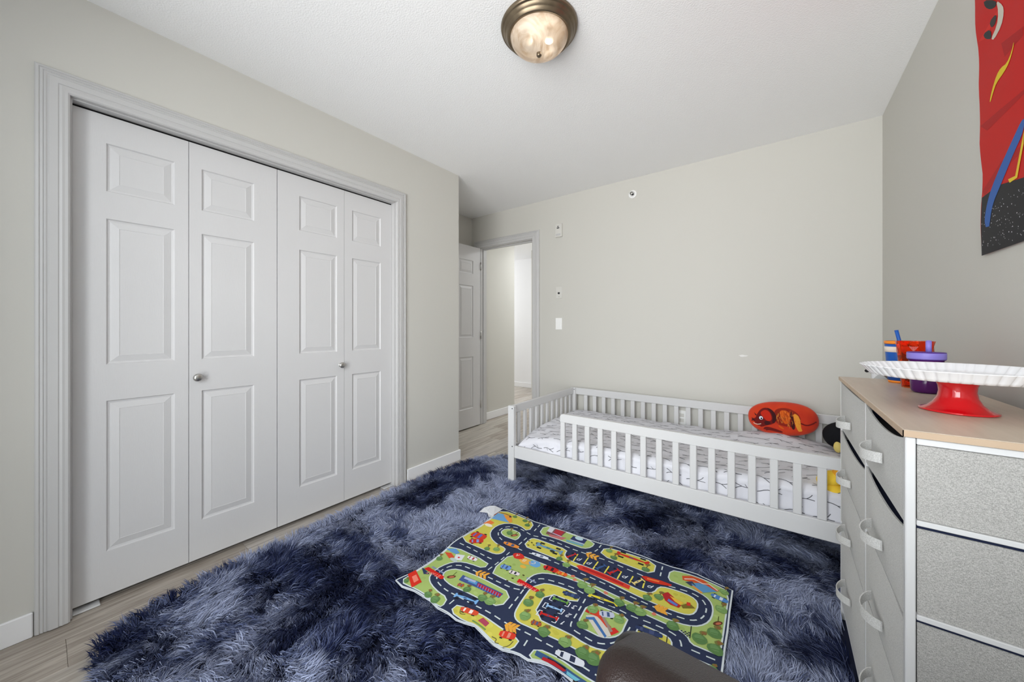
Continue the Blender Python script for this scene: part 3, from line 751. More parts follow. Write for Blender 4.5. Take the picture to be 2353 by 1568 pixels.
for rr, inn in ((0, False), (1, True)):
    for j in range(nz + 1):
        z = .148 * j / nz if not inn else .004 + .144 * (nz - j) / nz
        for i in range(N):
            a = 2 * pi * (i + .5 * (j % 2)) / N if not inn else 2 * pi * i / N
            q = (R2(z) - (.0022 if inn else 0)) * (1 + (.02 if (j % 2 and not inn) else 0)); V.append((q * cos(a), q * sin(a), z))
T_ = 2 * (nz + 1)
for j in range(T_ - 1):
    for i in range(N):
        k = (i + 1) % N; a, b_, c_, d_ = j * N + i, j * N + k, (j + 1) * N + k, (j + 1) * N + i
        if j < nz:
            F += [(a, b_, d_), (b_, c_, d_)] if j % 2 == 0 else [(a, b_, c_), (a, c_, d_)]
        else: F.append((a, b_, c_, d_))
F.append(tuple(range(N))[::-1]); F.append(tuple((T_ - 1) * N + i for i in range(N)))
b.add(V, F, False); b.build('cup_wall', M_redglass, c2)
M_purple = mat('purple_clear_plastic', (96, 28, 112), 0.14, trans=.25, ior=1.4, bump=.01)
M_purpd = mat('deep_purple_plastic', (84, 40, 140), 0.4, bump=.01); M_lav = mat('lavender_plastic', (142, 128, 214), 0.45, bump=.02)
c3 = tag(empty('straw_cup', (.342, 1.562, DTOP)), 'purple cup with a lavender lid and straw, behind the cake stand', 'cup')
MB().lathe([(0, .0005), (.024, .0005), (.029, .003), (.0315, .010), (.035, .096), (.033, .096), (.0295, .010), (.025, .006), (0, .0055)], n=44).build('body', M_purple, c3)
MB().lathe([(.0335, .0963), (.0372, .0965), (.0382, .0985), (.0332, .0988)], n=44).build('lid_ring', M_purpd, c3)
MB().lathe([(.03, .099), (.0385, .0989), (.0392, .101), (.0392, .1155), (.0385, .117), (.03, .117)], n=44).build('lid', M_lav, c3)
MB().lathe([(0, .1172), (.0385, .1172), (.0388, .1185), (.036, .1195), (.012, .1195), (0, .1195)], n=44).build('lid_top', M_purpd, c3)
b = MB(); b.tube([(.004, -.004, .1196), (.004, -.004, .150)], [.0062, .0062], 14); b.lathe([(0, 0), (.0062, 0), (.005, .003), (0, .004)], c=(.004, -.004, .150), n=14); b.build('straw', M_lav, c3)
ppc = Print()
for a0, z, rr, cc in ((-2.55, .080, .006, (170, 160, 210)), (-1.9, .077, .008, (196, 160, 206)), (-1.68, .070, .005, (196, 160, 206)), (-2.12, .084, .005, (220, 205, 230))):
    ppc.blob(a0 * .034, z, rr, rr * .8, cc, 1, n=10, wob=.3)
ppc.blob(-2.55 * .034, .080, .0035, .003, (96, 60, 120), 2, n=10)
def cupmap(u, w, h):
    a = u / .034; r_ = .0315 + (w - .01) / .086 * .0035 + .0003 + h; return Vector((r_ * cos(a), r_ * sin(a), w))
ppc.build('flower_print', M_print, cupmap, .006, parent=c3)

# slim stand with an angular white head, showing above the far end of the dresser
M_brown = mat('brown_board', (112, 100, 92), 0.6, var=.2, vrgb=(98, 86, 78), vscale=20, bump=.03); M_grey = mat('grey_plastic', (186, 186, 184), 0.5, bump=.01)
hs = tag(empty('floor_stand', (.318, 1.972, 0)), 'white angular stand head with black knob, peeking out beyond the dresser top', 'stand')
b = MB(); b.lathe([(0, .014), (.07, .014), (.07, .022), (.012, .028), (.011, .90), (0, .90)], n=24); b.build('pole', M_wmetal, hs)
b = MB(); b.box(-.030, -.008, .895, -.006, .012, .972, b=.004); b.build('head', M_wmetal, hs)
b = MB(); b.add([(-.036, -.014, .925), (.026, -.014, .925), (-.008, -.014, .962), (-.036, .008, .925), (.026, .008, .925), (-.008, .008, .962)], [(0, 1, 2), (5, 4, 3), (0, 3, 4, 1), (1, 4, 5, 2), (2, 5, 3, 0)]); b.build('bracket', M_grey, hs)
box('back_board', M_brown, -.004, .012, .895, .040, .018, .985, b=.001, parent=hs)
b = MB(); b.lathe([(0, 0), (.0065, 0), (.0065, .006), (.004, .008), (0, .008)], n=16, M=Matrix.Translation((-.044, -.006, .967)) @ Matrix.Rotation(radians(80), 4, 'X')); b.build('knob', M_dark, hs)
b = MB(); b.tube([(-.044, 0, .965), (-.026, .002, .958)], .003, 8); b.build('knob_stem', M_wmetal, hs)

# ------------------------------------------------------------------ printed play mat
MZ = .047
def cw(c):
    """drawing coordinates of the mat -> metres on the mat's plane"""
    p = pix(880 + c[0] / 2.8012, 1130 + c[1] / 2.8012, z=MZ); return (p.x, p.y)
def cws(l): return [cw(c) for c in l]
OUT = [(770, 105), (830, 125), (900, 155), (980, 193), (1030, 208), (1110, 235), (1200, 265), (1300, 300), (1400, 332), (1500, 352), (1560, 375), (1660, 410), (1760, 450), (1860, 485), (1930, 502), (2020, 528), (2100, 565), (2180, 602), (2255, 636),
       (2236, 780), (2224, 900), (2206, 1010), (2192, 1130), (2176, 1250), (2140, 1480), (2090, 1720), (2031, 1933), (1900, 1810), (1760, 1650), (1620, 1520), (1500, 1420), (1400, 1345), (1330, 1302), (1270, 1256), (1220, 1216), (1160, 1178), (1080, 1138), (1010, 1112), (930, 1092), (880, 1058), (840, 1041),
       (770, 1017), (700, 967), (650, 922), (590, 873), (530, 856), (470, 831), (420, 791), (350, 745), (300, 692), (200, 651), (120, 621), (80, 580), (200, 524), (300, 452), (390, 384), (450, 334), (500, 298), (560, 254), (640, 209), (700, 165)]
MATOUT = cws(OUT)
def mat_wave(x, y):
    near = math.exp(-max(0, (y - .93)) / .16); left = math.exp(-max(0, x + 1.33) / .12)
    return .0022 * sin(x * 13 + 1) * sin(y * 11 + .5) + near * .007 * (sin(x * 19 + .6) + .4 * sin(x * 41)) + left * .004 * sin(y * 21)
pm = Print()
WH, NV = (204, 214, 214), (44, 52, 78)
GR, GR2, YL, DGR, LGR, BRN = (162, 184, 106), (146, 182, 84), (202, 194, 84), (84, 132, 58), (122, 166, 72), (122, 104, 54)
cxm = sum(p[0] for p in MATOUT) / len(MATOUT); cym = sum(p[1] for p in MATOUT) / len(MATOUT)
pm.poly(MATOUT, (208, 216, 220), 0)
def inset(poly, d):
    n = len(poly); q = []
    for i in range(n):
        a, b, c = poly[i - 1], poly[i], poly[(i + 1) % n]
        t = Vector((c[0] - a[0], c[1] - a[1])); t.normalize(); q.append((b[0] + t.y * d, b[1] - t.x * d))
    return q
ar = sum(MATOUT[i - 1][0] * MATOUT[i][1] - MATOUT[i][0] * MATOUT[i - 1][1] for i in range(len(MATOUT)))
SGN = 1 if ar < 0 else -1
pm.poly(inset(MATOUT, .006 * SGN), NV, 1)
ISL = [
 (YL, [(772, 118), (900, 168), (976, 205), (935, 262), (880, 222), (800, 207), (730, 223), (690, 258), (693, 300), (735, 340), (788, 365), (782, 385), (755, 402), (720, 402), (660, 378), (495, 312), (570, 258), (650, 212), (715, 165)]),
 (GR, [(757, 262), (790, 243), (840, 250), (893, 276), (860, 316), (828, 306), (775, 287)]),
 (GR, [(1040, 220), (1130, 248), (1240, 286), (1366, 330), (1342, 362), (1290, 370), (1230, 347), (1100, 297), (1003, 275)]),
 (YL, [(948, 305), (980, 302), (1060, 330), (1188, 376), (1168, 404), (1178, 428), (1215, 452), (1400, 525), (1560, 592), (1690, 650), (1745, 648), (1775, 612), (1830, 618), (1950, 660), (2012, 697), (2030, 737), (2008, 790), (1960, 800), (1880, 775), (1700, 700), (1500, 607), (1300, 517), (1150, 447), (1000, 387), (903, 350)]),
 (YL, [(1432, 358), (1560, 395), (1760, 462), (1740, 536), (1600, 486), (1393, 410)]),
 (GR, [(835, 392), (1000, 455), (1150, 516), (1300, 582), (1500, 672), (1700, 762), (1850, 832), (1960, 868), (2040, 872), (2100, 845), (2125, 790), (2120, 730), (2080, 680), (2000, 635), (1900, 597), (1833, 570), (1850, 508), (1940, 525), (2060, 565), (2150, 605), (2228, 645), (2200, 860), (2168, 1060), (2050, 1010), (1985, 985), (1955, 930), (1890, 885), (1780, 835), (1660, 780), (1560, 730), (1450, 675), (1350, 620), (1230, 575), (1130, 540), (1040, 525), (980, 535), (940, 560), (905, 600), (885, 612), (860, 606), (760, 560), (690, 520)]),
 (GR, [(443, 352), (685, 455), (650, 495), (560, 460), (480, 450), (410, 465), (345, 500), (300, 550), (300, 590), (330, 625), (418, 680), (380, 745), (345, 722), (300, 676), (200, 636), (110, 590), (200, 535), (300, 465), (390, 395)]),
 (GR, [(395, 520), (430, 503), (480, 497), (560, 520), (690, 590), (830, 665), (755, 752), (640, 702), (500, 632), (405, 580), (384, 548)]),
 (YL, [(490, 725), (700, 835), (886, 950), (832, 1024), (770, 1000), (710, 955), (655, 908), (590, 862), (530, 844), (430, 775)]),
 (GR, [(984, 1012), (1150, 1095), (1330, 1200), (1500, 1310), (1640, 1420), (1560, 1440), (1400, 1325), (1270, 1238), (1160, 1165), (1050, 1110), (930, 1080)]),
 (YL, [(1003, 602), (1050, 590), (1150, 615), (1272, 670), (1245, 718), (1055, 645), (960, 802), (1200, 920), (1300, 985), (1400, 1020), (1500, 1030), (1640, 1120), (1600, 1220), (1460, 1140), (1300, 1050), (1100, 950), (900, 855), (858, 825), (845, 790), (862, 748), (930, 650), (958, 618)]),
 (GR, [(1325, 715), (1460, 765), (1580, 820), (1560, 860), (1535, 920), (1480, 945), (1400, 940), (1330, 905), (1243, 866)]),
 (YL, [(1657, 855), (1760, 900), (1840, 940), (1864, 985), (1840, 1080), (1760, 1110), (1580, 1010)]),
 (GR, [(1978, 1063), (2162, 1140), (2146, 1240), (2100, 1420), (1990, 1380), (1880, 1280)]),
]
for c, q in ISL:
    w = chaikin(cws(q), True, 1); pm.poly(w, c, 2); pm.stroke(w, .0055, WH, 4, closed=True)
# mottled tint of the printed grass
for c, q in ISL:
    x0 = min(p[0] for p in q); x1 = max(p[0] for p in q); y0 = min(p[1] for p in q); y1 = max(p[1] for p in q)
    def inside(p):
        r = False
        for i in range(len(q)):
            a, b = q[i - 1], q[i]
            if (a[1] > p[1]) != (b[1] > p[1]) and p[0] < (b[0] - a[0]) * (p[1] - a[1]) / (b[1] - a[1]) + a[0]: r = not r
        return r
    for _ in range(int((x1 - x0) * (y1 - y0) / 2200)):
        p = (rng.uniform(x0, x1), rng.uniform(y0, y1))
        if all(inside((p[0] + dx, p[1] + dy)) for dx, dy in ((26, 0), (-26, 0), (0, 22), (0, -22))):
            u = cw(p); k = rng.uniform(-12, 12); pm.blob(u[0], u[1], .010, .008, tuple(int(v + k) for v in c), 3, n=9, wob=.4)
# dashed centre lines
def dash(q, start=0): pm.dashes(chaikin(cws(q), False, 2), .0052, .026, .018, WH, 3, start)
dash([(495, 338), (560, 365), (690, 430), (735, 450)])
dash([(815, 392), (740, 460), (662, 515)])
dash([(895, 380), (860, 362), (780, 325), (740, 288), (745, 250), (800, 228), (870, 236), (930, 268), (960, 285), (1010, 292), (1110, 322), (1220, 372), (1330, 412), (1450, 450), (1600, 512), (1700, 553), (1800, 597), (1900, 626), (1990, 655), (2060, 700), (2088, 760), (2060, 822), (1990, 838), (1900, 810), (1800, 770), (1700, 722), (1600, 678), (1480, 620), (1350, 563), (1250, 518), (1130, 466), (1050, 432), (895, 380)])
dash([(1010, 215), (952, 280)]); dash([(925, 300), (872, 345)])
dash([(1405, 345), (1372, 388), (1320, 397), (1280, 388)]); dash([(1800, 485), (1780, 562)])
dash([(880, 636), (830, 628), (770, 600), (640, 535), (560, 490), (500, 472), (440, 476), (380, 505), (345, 545), (348, 585), (385, 615), (440, 650), (520, 700), (600, 740), (700, 792), (870, 882), (1060, 990), (1300, 1130), (1460, 1230), (1700, 1400)])
dash([(908, 628), (935, 600), (970, 572), (1020, 560), (1080, 572), (1160, 596), (1230, 622), (1310, 668), (1400, 712), (1500, 752), (1600, 805), (1760, 862), (1880, 920), (1925, 975), (1915, 1060), (1880, 1130), (1840, 1190)])
dash([(905, 635), (850, 705), (785, 785)]); dash([(458, 700), (398, 752)]); dash([(930, 962), (885, 1035)]); dash([(1985, 1020), (2160, 1092)])
dash([(1303, 692), (1240, 800), (1200, 865), (1230, 900), (1290, 935), (1350, 968), (1420, 985), (1500, 975), (1560, 930), (1600, 860), (1615, 830)])
# parking bays, letters, numbers
for a, b in (((1255, 405), (1225, 450)), ((1322, 430), (1290, 475)), ((1385, 456), (1352, 503)), ((1455, 485), (1425, 530)), ((1535, 517), (1508, 565)), ((1610, 545), (1585, 590)), ((1685, 575), (1672, 620))): pm.stroke(cws([a, b]), .006, (226, 214, 90), 5)
def word(s_, org, sx, sy, w, c, layer, gap=1.35):
    o = cw(org); ax = Vector(cw((org[0] - 14.85, org[1] - 5.3))) - Vector(o); ay = Vector(cw((org[0] - 6.9, org[1] + 4.75))) - Vector(o)
    ax = ax.normalized() * sx; ay = ay.normalized() * sy; text(pm, s_, o, ax, ay, w, c, layer, gap)
for p in ((1284, 436), (1348, 462), (1580, 546), (1745, 606)): word('P', (p[0] - 3, p[1]), .0145, .021, .0036, (226, 230, 238), 5)
for s_, p in (('3', (1252, 740)), ('2', (1216, 792)), ('1', (1180, 842))): word(s_, p, .013, .021, .0036, (226, 230, 238), 5)
for q in (((1110, 676), (1087, 670), (1070, 694), (1090, 704)), ((1188, 706), (1208, 716), (1190, 742), (1168, 732)), ((1068, 722), (1046, 714), (1026, 742), (1050, 752)), ((1148, 752), (1170, 764), (1148, 790), (1124, 780)), ((1030, 770), (1008, 762), (985, 792), (1008, 802)), ((1112, 804), (1132, 814), (1108, 848), (1084, 838))): pm.stroke(cws(q), .004, (226, 230, 238), 5)
# little cars
def car(p, L, W, body, glass=(70, 90, 130), wheel=(30, 32, 40), ang=0.0, race=False):
    o = Vector(cw(p)); ax = (Vector(cw((p[0] + 14.85, p[1] + 5.3))) - o).normalized(); R_ = Matrix.Rotation(ang, 2); ax = R_ @ ax; ay = Vector((-ax.y, ax.x))
    g = lambda pts: [tuple(o + ax * (a * L) + ay * (b_ * W)) for a, b_ in pts]
    if race:
        for a in (-.32, .34):
            for b_ in (-.5, .5): pm.poly(g([(a - .09, b_ - .13), (a + .09, b_ - .13), (a + .09, b_ + .13), (a - .09, b_ + .13)]), wheel, 6)
        pm.poly(g([(-.5, -.4), (-.42, -.4), (-.38, -.14), (-.1, -.2), (.15, -.16), (.42, -.08), (.5, -.4), (.56, -.4), (.56, .4), (.5, .4), (.42, .08), (.15, .16), (-.1, .2), (-.38, .14), (-.42, .4), (-.5, .4)]), body, 7)
        pm.poly(g([(-.08, -.09), (.06, -.08), (.06, .08), (-.08, .09)]), glass, 8)
    else:
        pm.poly(chaikin(g([(-.5, -.42), (.46, -.42), (.54, 0), (.46, .42), (-.5, .42)]), True, 1), body, 7)
        for a in (-.3, .3):
            for b_ in (-.46, .46): pm.poly(g([(a - .09, b_ - .07), (a + .09, b_ - .07), (a + .09, b_ + .07), (a - .09, b_ + .07)]), wheel, 6)
        pm.poly(g([(.02, -.32), (.2, -.28), (.2, .28), (.02, .32)]), glass, 8); pm.poly(g([(-.32, -.26), (-.22, -.3), (-.22, .3), (-.32, .26)]), glass, 8)
RDC, BLC, ORC = (196, 40, 36), (110, 150, 206), (232, 160, 66)
car((1140, 700), .060, .026, (110, 160, 70), race=True); car((1100, 748), .060, .026, (150, 190, 230), race=True); car((1065, 800), .066, .028, RDC, race=True)
car((1212, 415), .050, .026, RDC, ang=1.0, race=True); car((1402, 492), .050, .028, (60, 90, 140), ang=1.0, race=True); car((1484, 520), .056, .030, RDC, ang=1.0, race=True); car((1640, 580), .055, .028, (226, 206, 130), ang=1.0, race=True)
car((825, 345), .085, .030, (224, 140, 60)); car((1010, 415), .085, .026, (220, 226, 236), glass=(120, 130, 150)); car((1200, 1078), .095, .034, (214, 218, 228), glass=(50, 56, 80))
car((1412, 695), .11, .032, (222, 206, 60), race=True); car((530, 690), .10, .030, (120, 170, 220), race=True); car((1600, 430), .14, .040, (200, 48, 34), race=True); car((1065, 365), .13, .042, (110, 150, 180), glass=(60, 110, 90), race=True)
car((615, 285), .085, .06, (206, 60, 40), glass=(90, 110, 190)); car((600, 320), .07, .045, (200, 50, 40), glass=(130, 150, 210), ang=.6)
car((1080, 500), .07, .036, RDC, glass=(60, 30, 40)); car((1150, 530), .05, .026, (220, 90, 40), glass=(220, 160, 60))
car((790, 492), .05, .034, (110, 150, 210)); car((845, 530), .05, .026, (226, 216, 220), glass=(40, 40, 50)); car((555, 775), .075, .030, (214, 80, 50), glass=(240, 226, 220)); car((800, 920), .06, .036, (210, 60, 40), glass=(220, 140, 120))
car((2165, 690), .06, .032, (80, 130, 190), glass=(210, 220, 230), ang=-.2); car((1210, 665), .07, .026, (50, 62, 98)); car((1710, 905), .09, .028, (48, 60, 96), glass=(70, 80, 120)); car((500, 600), .03, .02, (190, 90, 40)); car((985, 850), .04, .024, (170, 90, 50)); car((1440, 795), .055, .036, (190, 196, 214), ang=.3)
car((575, 430), .05, .028, (226, 222, 226), glass=(170, 60, 60))
# chevron arrows
for p, sgn in (((1350, 420), 1), ((640, 535), 1), ((1795, 760), 1), ((832, 872), 1)):
    for k in (-1, 0, 1):
        o = Vector(cw((p[0] + k * 24, p[1] + k * 10))); ax = (Vector(cw((p[0] - 14.85, p[1] - 5.3))) - Vector(cw(p))).normalized(); ay = Vector((-ax.y, ax.x))
        pm.poly([tuple(o + ax * a + ay * b_) for a, b_ in ((.016, 0), (.002, .020), (-.010, .020), (.001, 0), (-.010, -.020), (.002, -.020))], (226, 162, 62), 6)
# banners over the road
pm.poly(cws([(266, 503), (293, 490), (394, 552), (384, 568), (366, 568)]), (206, 36, 28), 8); word('START', (376, 548), .0095, .016, .0026, (240, 150, 140), 9, 1.5)
pm.poly(cws([(860, 590), (877, 569), (1008, 637), (996, 652)]), (206, 30, 34), 8); word('FINISH', (990, 632), .0095, .016, .0026, (240, 160, 150), 9, 1.45)
for q in (((318, 486), (396, 532)), ((925, 560), (985, 590))): pm.stroke(cws(q), .008, (130, 140, 176), 4)
pm.poly(cws([(160, 545), (212, 515), (250, 595), (185, 632)]), (210, 48, 32), 6); pm.poly(cws([(186, 560), (214, 545), (230, 582), (200, 600)]), (232, 130, 110), 7)
pm.poly(cws([(250, 498), (262, 500), (302, 540), (262, 540)]), (46, 58, 90), 6)
# blobs with letters
for p, c, ch in (((872, 418), (204, 50, 40), 'A'), ((915, 452), (226, 170, 72), 'B'), ((978, 468), (104, 160, 210), 'C')):
    o = cw(p); pm.blob(o[0], o[1], .030, .022, c, 5, n=14, wob=.2); word(ch, (p[0] + 9, p[1] - 8), .013, .018, .003, (236, 220, 200), 6)
o = cw((902, 488)); pm.blob(o[0], o[1], .016, .011, (222, 176, 70), 5, n=12)
# long red bus lane, train pictures, buildings
pm.poly(cws([(1245, 480), (1275, 478), (1420, 532), (1592, 606), (1584, 630), (1400, 562), (1262, 505)]), (208, 62, 46), 5)
pm.poly(cws([(1290, 492), (1400, 532), (1550, 596), (1545, 606), (1395, 545), (1282, 500)]), (176, 34, 36), 6)
pm.poly(cws([(1662, 545), (1690, 545), (1790, 575), (1860, 602), (1852, 612), (1740, 590), (1690, 572)]), (200, 52, 34), 8); pm.poly(cws([(1700, 556), (1780, 578), (1776, 586), (1700, 566)]), (232, 120, 60), 9)
pm.poly(cws([(515, 533), (775, 665), (745, 692), (488, 565)]), (66, 84, 140), 5); pm.poly(cws([(560, 560), (610, 585), (600, 605), (545, 578)]), (90, 150, 200), 6); pm.poly(cws([(612, 592), (765, 668), (750, 684), (606, 612)]), (178, 36, 56), 6); pm.poly(cws([(530, 545), (600, 578), (592, 590), (520, 556)]), (170, 180, 206), 7)
for k in range(9): pm.stroke(cws([(618 + k * 16, 600 + k * 8), (608 + k * 16, 622 + k * 8)]), .0026, (110, 150, 210), 8)
pm.poly(cws([(990, 1030), (1100, 1095), (1300, 1208), (1500, 1340), (1470, 1352), (1250, 1222), (1080, 1130), (975, 1062)]), (58, 88, 130), 5); pm.poly(cws([(1030, 1078), (1100, 1110), (1180, 1160), (1160, 1168), (1020, 1098)]), (176, 36, 44), 7); pm.poly(cws([(1060, 1082), (1180, 1145), (1170, 1160), (1060, 1104)]), (34, 34, 44), 6); pm.poly(cws([(1185, 1160), (1270, 1205), (1240, 1215), (1180, 1180)]), (110, 180, 200), 7); pm.poly(cws([(1230, 1200), (1360, 1285), (1330, 1288), (1220, 1216)]), (44, 38, 36), 6)
pm.poly(cws([(1075, 232), (1180, 262), (1130, 305), (1048, 272)]), (120, 78, 80), 5); pm.poly(cws([(1078, 228), (1110, 238), (1085, 268), (1056, 256)]), (206, 206, 214), 6); pm.poly(cws([(1115, 245), (1168, 262), (1140, 290), (1095, 272)]), (170, 50, 60), 6); pm.poly(cws([(1070, 275), (1180, 300), (1150, 312), (1070, 288)]), (186, 110, 110), 6); pm.stroke(cws([(1090, 268), (1150, 292)]), .005, (196, 190, 220), 7)
pm.poly(cws([(1225, 288), (1315, 312), (1295, 338), (1205, 308)]), (48, 56, 96), 5); pm.blob(*cw((1262, 305)), .022, .014, (180, 206, 214), 6); pm.stroke(cws([(1205, 312), (1296, 342)]), .007, (180, 190, 226), 6); pm.poly(cws([(1180, 310), (1290, 345), (1285, 355), (1180, 322)]), (110, 160, 180), 5)
pm.poly(cws([(700, 178), (740, 142), (785, 150), (825, 175), (812, 205), (770, 196)]), (110, 160, 206), 5); pm.poly(cws([(775, 150), (826, 165), (832, 200), (815, 208), (790, 178)]), (228, 150, 62), 6); pm.stroke(cws([(715, 158), (745, 136), (790, 146), (822, 160)]), .006, (150, 66, 40), 7); pm.blob(*cw((820, 166)), .008, .008, (70, 50, 70), 7)
pm.poly(cws([(645, 205), (690, 188), (718, 205), (690, 216)]), (224, 120, 60), 5); pm.blob(*cw((680, 218)), .026, .012, (230, 224, 206), 6)
pm.poly(cws([(405, 372), (470, 372), (495, 398), (470, 405), (440, 392)]), (96, 146, 196), 5); pm.poly(cws([(398, 392), (440, 398), (462, 425), (425, 430)]), (206, 80, 50), 5); pm.poly(cws([(470, 405), (528, 412), (505, 445), (455, 440)]), (216, 218, 222), 5); pm.blob(*cw((488, 426)), .006, .005, (200, 60, 80), 6); pm.blob(*cw((455, 440)), .022, .010, (180, 196, 190), 6)
pm.poly(cws([(1305, 800), (1370, 798), (1420, 830), (1470, 935), (1400, 942), (1375, 912)]), (206, 200, 190), 5); pm.poly(cws([(1305, 812), (1360, 812), (1440, 935), (1428, 945), (1350, 830), (1306, 828)]), (66, 110, 168), 6); pm.poly(cws([(1330, 790), (1352, 750), (1385, 760), (1400, 800), (1445, 850), (1470, 880), (1440, 880), (1400, 830), (1380, 810)]), (206, 66, 44), 6); pm.poly(cws([(1300, 775), (1322, 745), (1330, 790)]), (180, 46, 40), 6); pm.poly(cws([(1450, 890), (1490, 880), (1520, 910), (1470, 930)]), (204, 48, 40), 6); pm.poly(cws([(1400, 800), (1425, 815), (1480, 905), (1462, 912)]), (150, 130, 120), 7)
pm.poly(cws([(1925, 545), (1985, 545), (2060, 570), (2165, 640), (2150, 645), (2060, 600), (1930, 572)]), (206, 84, 46), 5); pm.poly(cws([(1985, 595), (2030, 590), (2080, 605), (2150, 648), (2060, 655), (2000, 620)]), (92, 146, 190), 6); pm.poly(cws([(1945, 585), (1990, 580), (2015, 610), (1985, 612)]), (60, 66, 90), 6); pm.poly(cws([(1985, 610), (2000, 610), (2060, 655), (2045, 662)]), (214, 150, 70), 7); pm.stroke(cws([(1940, 565), (2000, 566), (2060, 596), (2100, 598), (2155, 640)]), .005, (226, 220, 206), 6)
pm.poly(cws([(1795, 655), (1835, 648), (1880, 690), (1920, 735), (1905, 752), (1850, 730), (1815, 700)]), (176, 40, 44), 5); pm.poly(cws([(1845, 672), (1880, 690), (1935, 720), (1915, 735), (1880, 712)]), (228, 180, 62), 6); pm.poly(cws([(1838, 690), (1900, 732), (1890, 742), (1830, 705)]), (96, 120, 190), 6); pm.poly(cws([(1918, 735), (1970, 720), (2010, 758), (1930, 756)]), (120, 104, 40), 5); pm.poly(cws([(1955, 715), (1980, 722), (1978, 742), (1955, 738)]), (206, 56, 44), 6)
pm.poly(cws([(610, 838), (645, 818), (685, 850), (660, 872)]), (170, 70, 90), 5); pm.stroke(cws([(575, 838), (660, 890)]), .006, (110, 150, 80), 5)
for p in ((2155, 855), (845, 285), (440, 548)):
    o = cw(p); pm.blob(o[0], o[1], .020, .009, (96, 60, 40), 5, rot=.9); pm.blob(o[0] + .002, o[1], .012, .005, (190, 110, 80), 6, rot=.9); q = cw((p[0] + 6, p[1] - 45)) if p[0] > 2000 else cw((p[0] + 36, p[1] - 32)); pm.stroke([o, q], .003, (84, 92, 40), 5)
for p in ((1945, 905), (1790, 970)):
    for i in range(5):
        for j in range(4):
            if (i + j) % 2 == 0:
                a = (p[0] - 28 + i * 12, p[1] - 10 + j * 8 + i * 3); pm.poly(cws([a, (a[0] + 11, a[1] + 3), (a[0] + 10, a[1] + 11), (a[0] - 1, a[1] + 8)]), (50, 54, 70), 5)
    pm.stroke(cws([(p[0] + 40, p[1] - 34), (p[0] + 30, p[1] + 42)]), .003, (40, 40, 44), 6)
pm.poly(cws([(2006, 1078), (2042, 1092), (2034, 1122), (1998, 1108)]), (90, 150, 206), 5)
for q in (((700, 925), (735, 940), (715, 960), (745, 970)), ((770, 1000), (812, 995), (838, 965)), ((505, 750), (490, 792), (530, 795))): pm.stroke(chaikin(cws(q)), .0035, (110, 104, 60), 5)
for p in ((1150, 395), (940, 318), (958, 330), (935, 345), (970, 345), (720, 555), (800, 580), (835, 565), (905, 545)): pm.blob(*cw(p), .006, .004, (70, 60, 30), 5, n=8, wob=.4)
pm.blob(*cw((1003, 338)), .018, .010, (70, 84, 100), 6); pm.blob(*cw((1090, 385)), .013, .009, (50, 56, 50), 8); pm.blob(*cw((1128, 385)), .012, .008, (130, 140, 130), 8)
for p in ((1235, 570), (1435, 655), (1745, 790), (1222, 548)): pm.blob(*cw(p), .009, .008, (206, 120, 96), 5, n=9, wob=.4)
# trees
for x, y, r in ((850, 165, 22), (915, 192, 26), (930, 220, 26), (815, 272, 28), (670, 370, 25), (730, 372, 28), (362, 432, 26), (1135, 435, 26), (1180, 475, 30), (1455, 385, 26), (1485, 430, 28), (1690, 505, 30), (540, 635, 28), (640, 690, 32), (690, 715, 36), (290, 665, 26), (335, 690, 32), (1285, 605, 38), (1330, 640, 38), (1520, 720, 35), (1605, 755, 38), (1655, 780, 38), (1865, 870, 38), (1700, 685, 30), (1775, 680, 30), (2196, 650, 30), (2175, 765, 36), (2040, 955, 40), (2135, 920, 40), (2140, 1020, 42), (935, 715, 34), (912, 800, 36), (1035, 910, 38), (1170, 980, 38), (1285, 1045, 40), (1350, 1080, 42), (1350, 765, 34), (1285, 865, 34), (1520, 830, 32), (1010, 665, 32), (150, 588, 20), (2120, 1145, 26)):
    o = cw((x, y)); q = cw((x + r * .55, y - r * .95)); k = r * .00060; g = rng.choice([(96, 132, 78), (90, 126, 74), (122, 156, 92)])
    pm.blob(q[0], q[1], k * .58, k * .36, (118, 116, 62), 9, n=10, wob=.5, rot=.6); pm.stroke([o, q], .004, (120, 92, 52), 9); pm.blob(q[0] + .002, q[1], k * .3, k * .3, (136, 96, 58), 10, n=8, wob=.5)
    pm.blob(o[0], o[1], k, k * .95, g, 10, n=11, wob=.22); pm.blob(o[0] - .15 * k, o[1] + .2 * k, k * .6, k * .55, tuple(min(255, v + 14) for v in g), 11, n=9, wob=.4); pm.stroke([(o[0] - k * .5, o[1] - k * .2), (o[0] + k * .5, o[1] + k * .1)], .0016, (70, 112, 50), 12)

play = tag(empty('play_mat', (0, 0, 0)), 'colourful road map play mat lying on the dark blue shag rug', 'play mat')
def matmap(u, v, h): return Vector((u, v, MZ + mat_wave(u, v) + h))
pm.build('road_print', M_print, matmap, .02, parent=play)
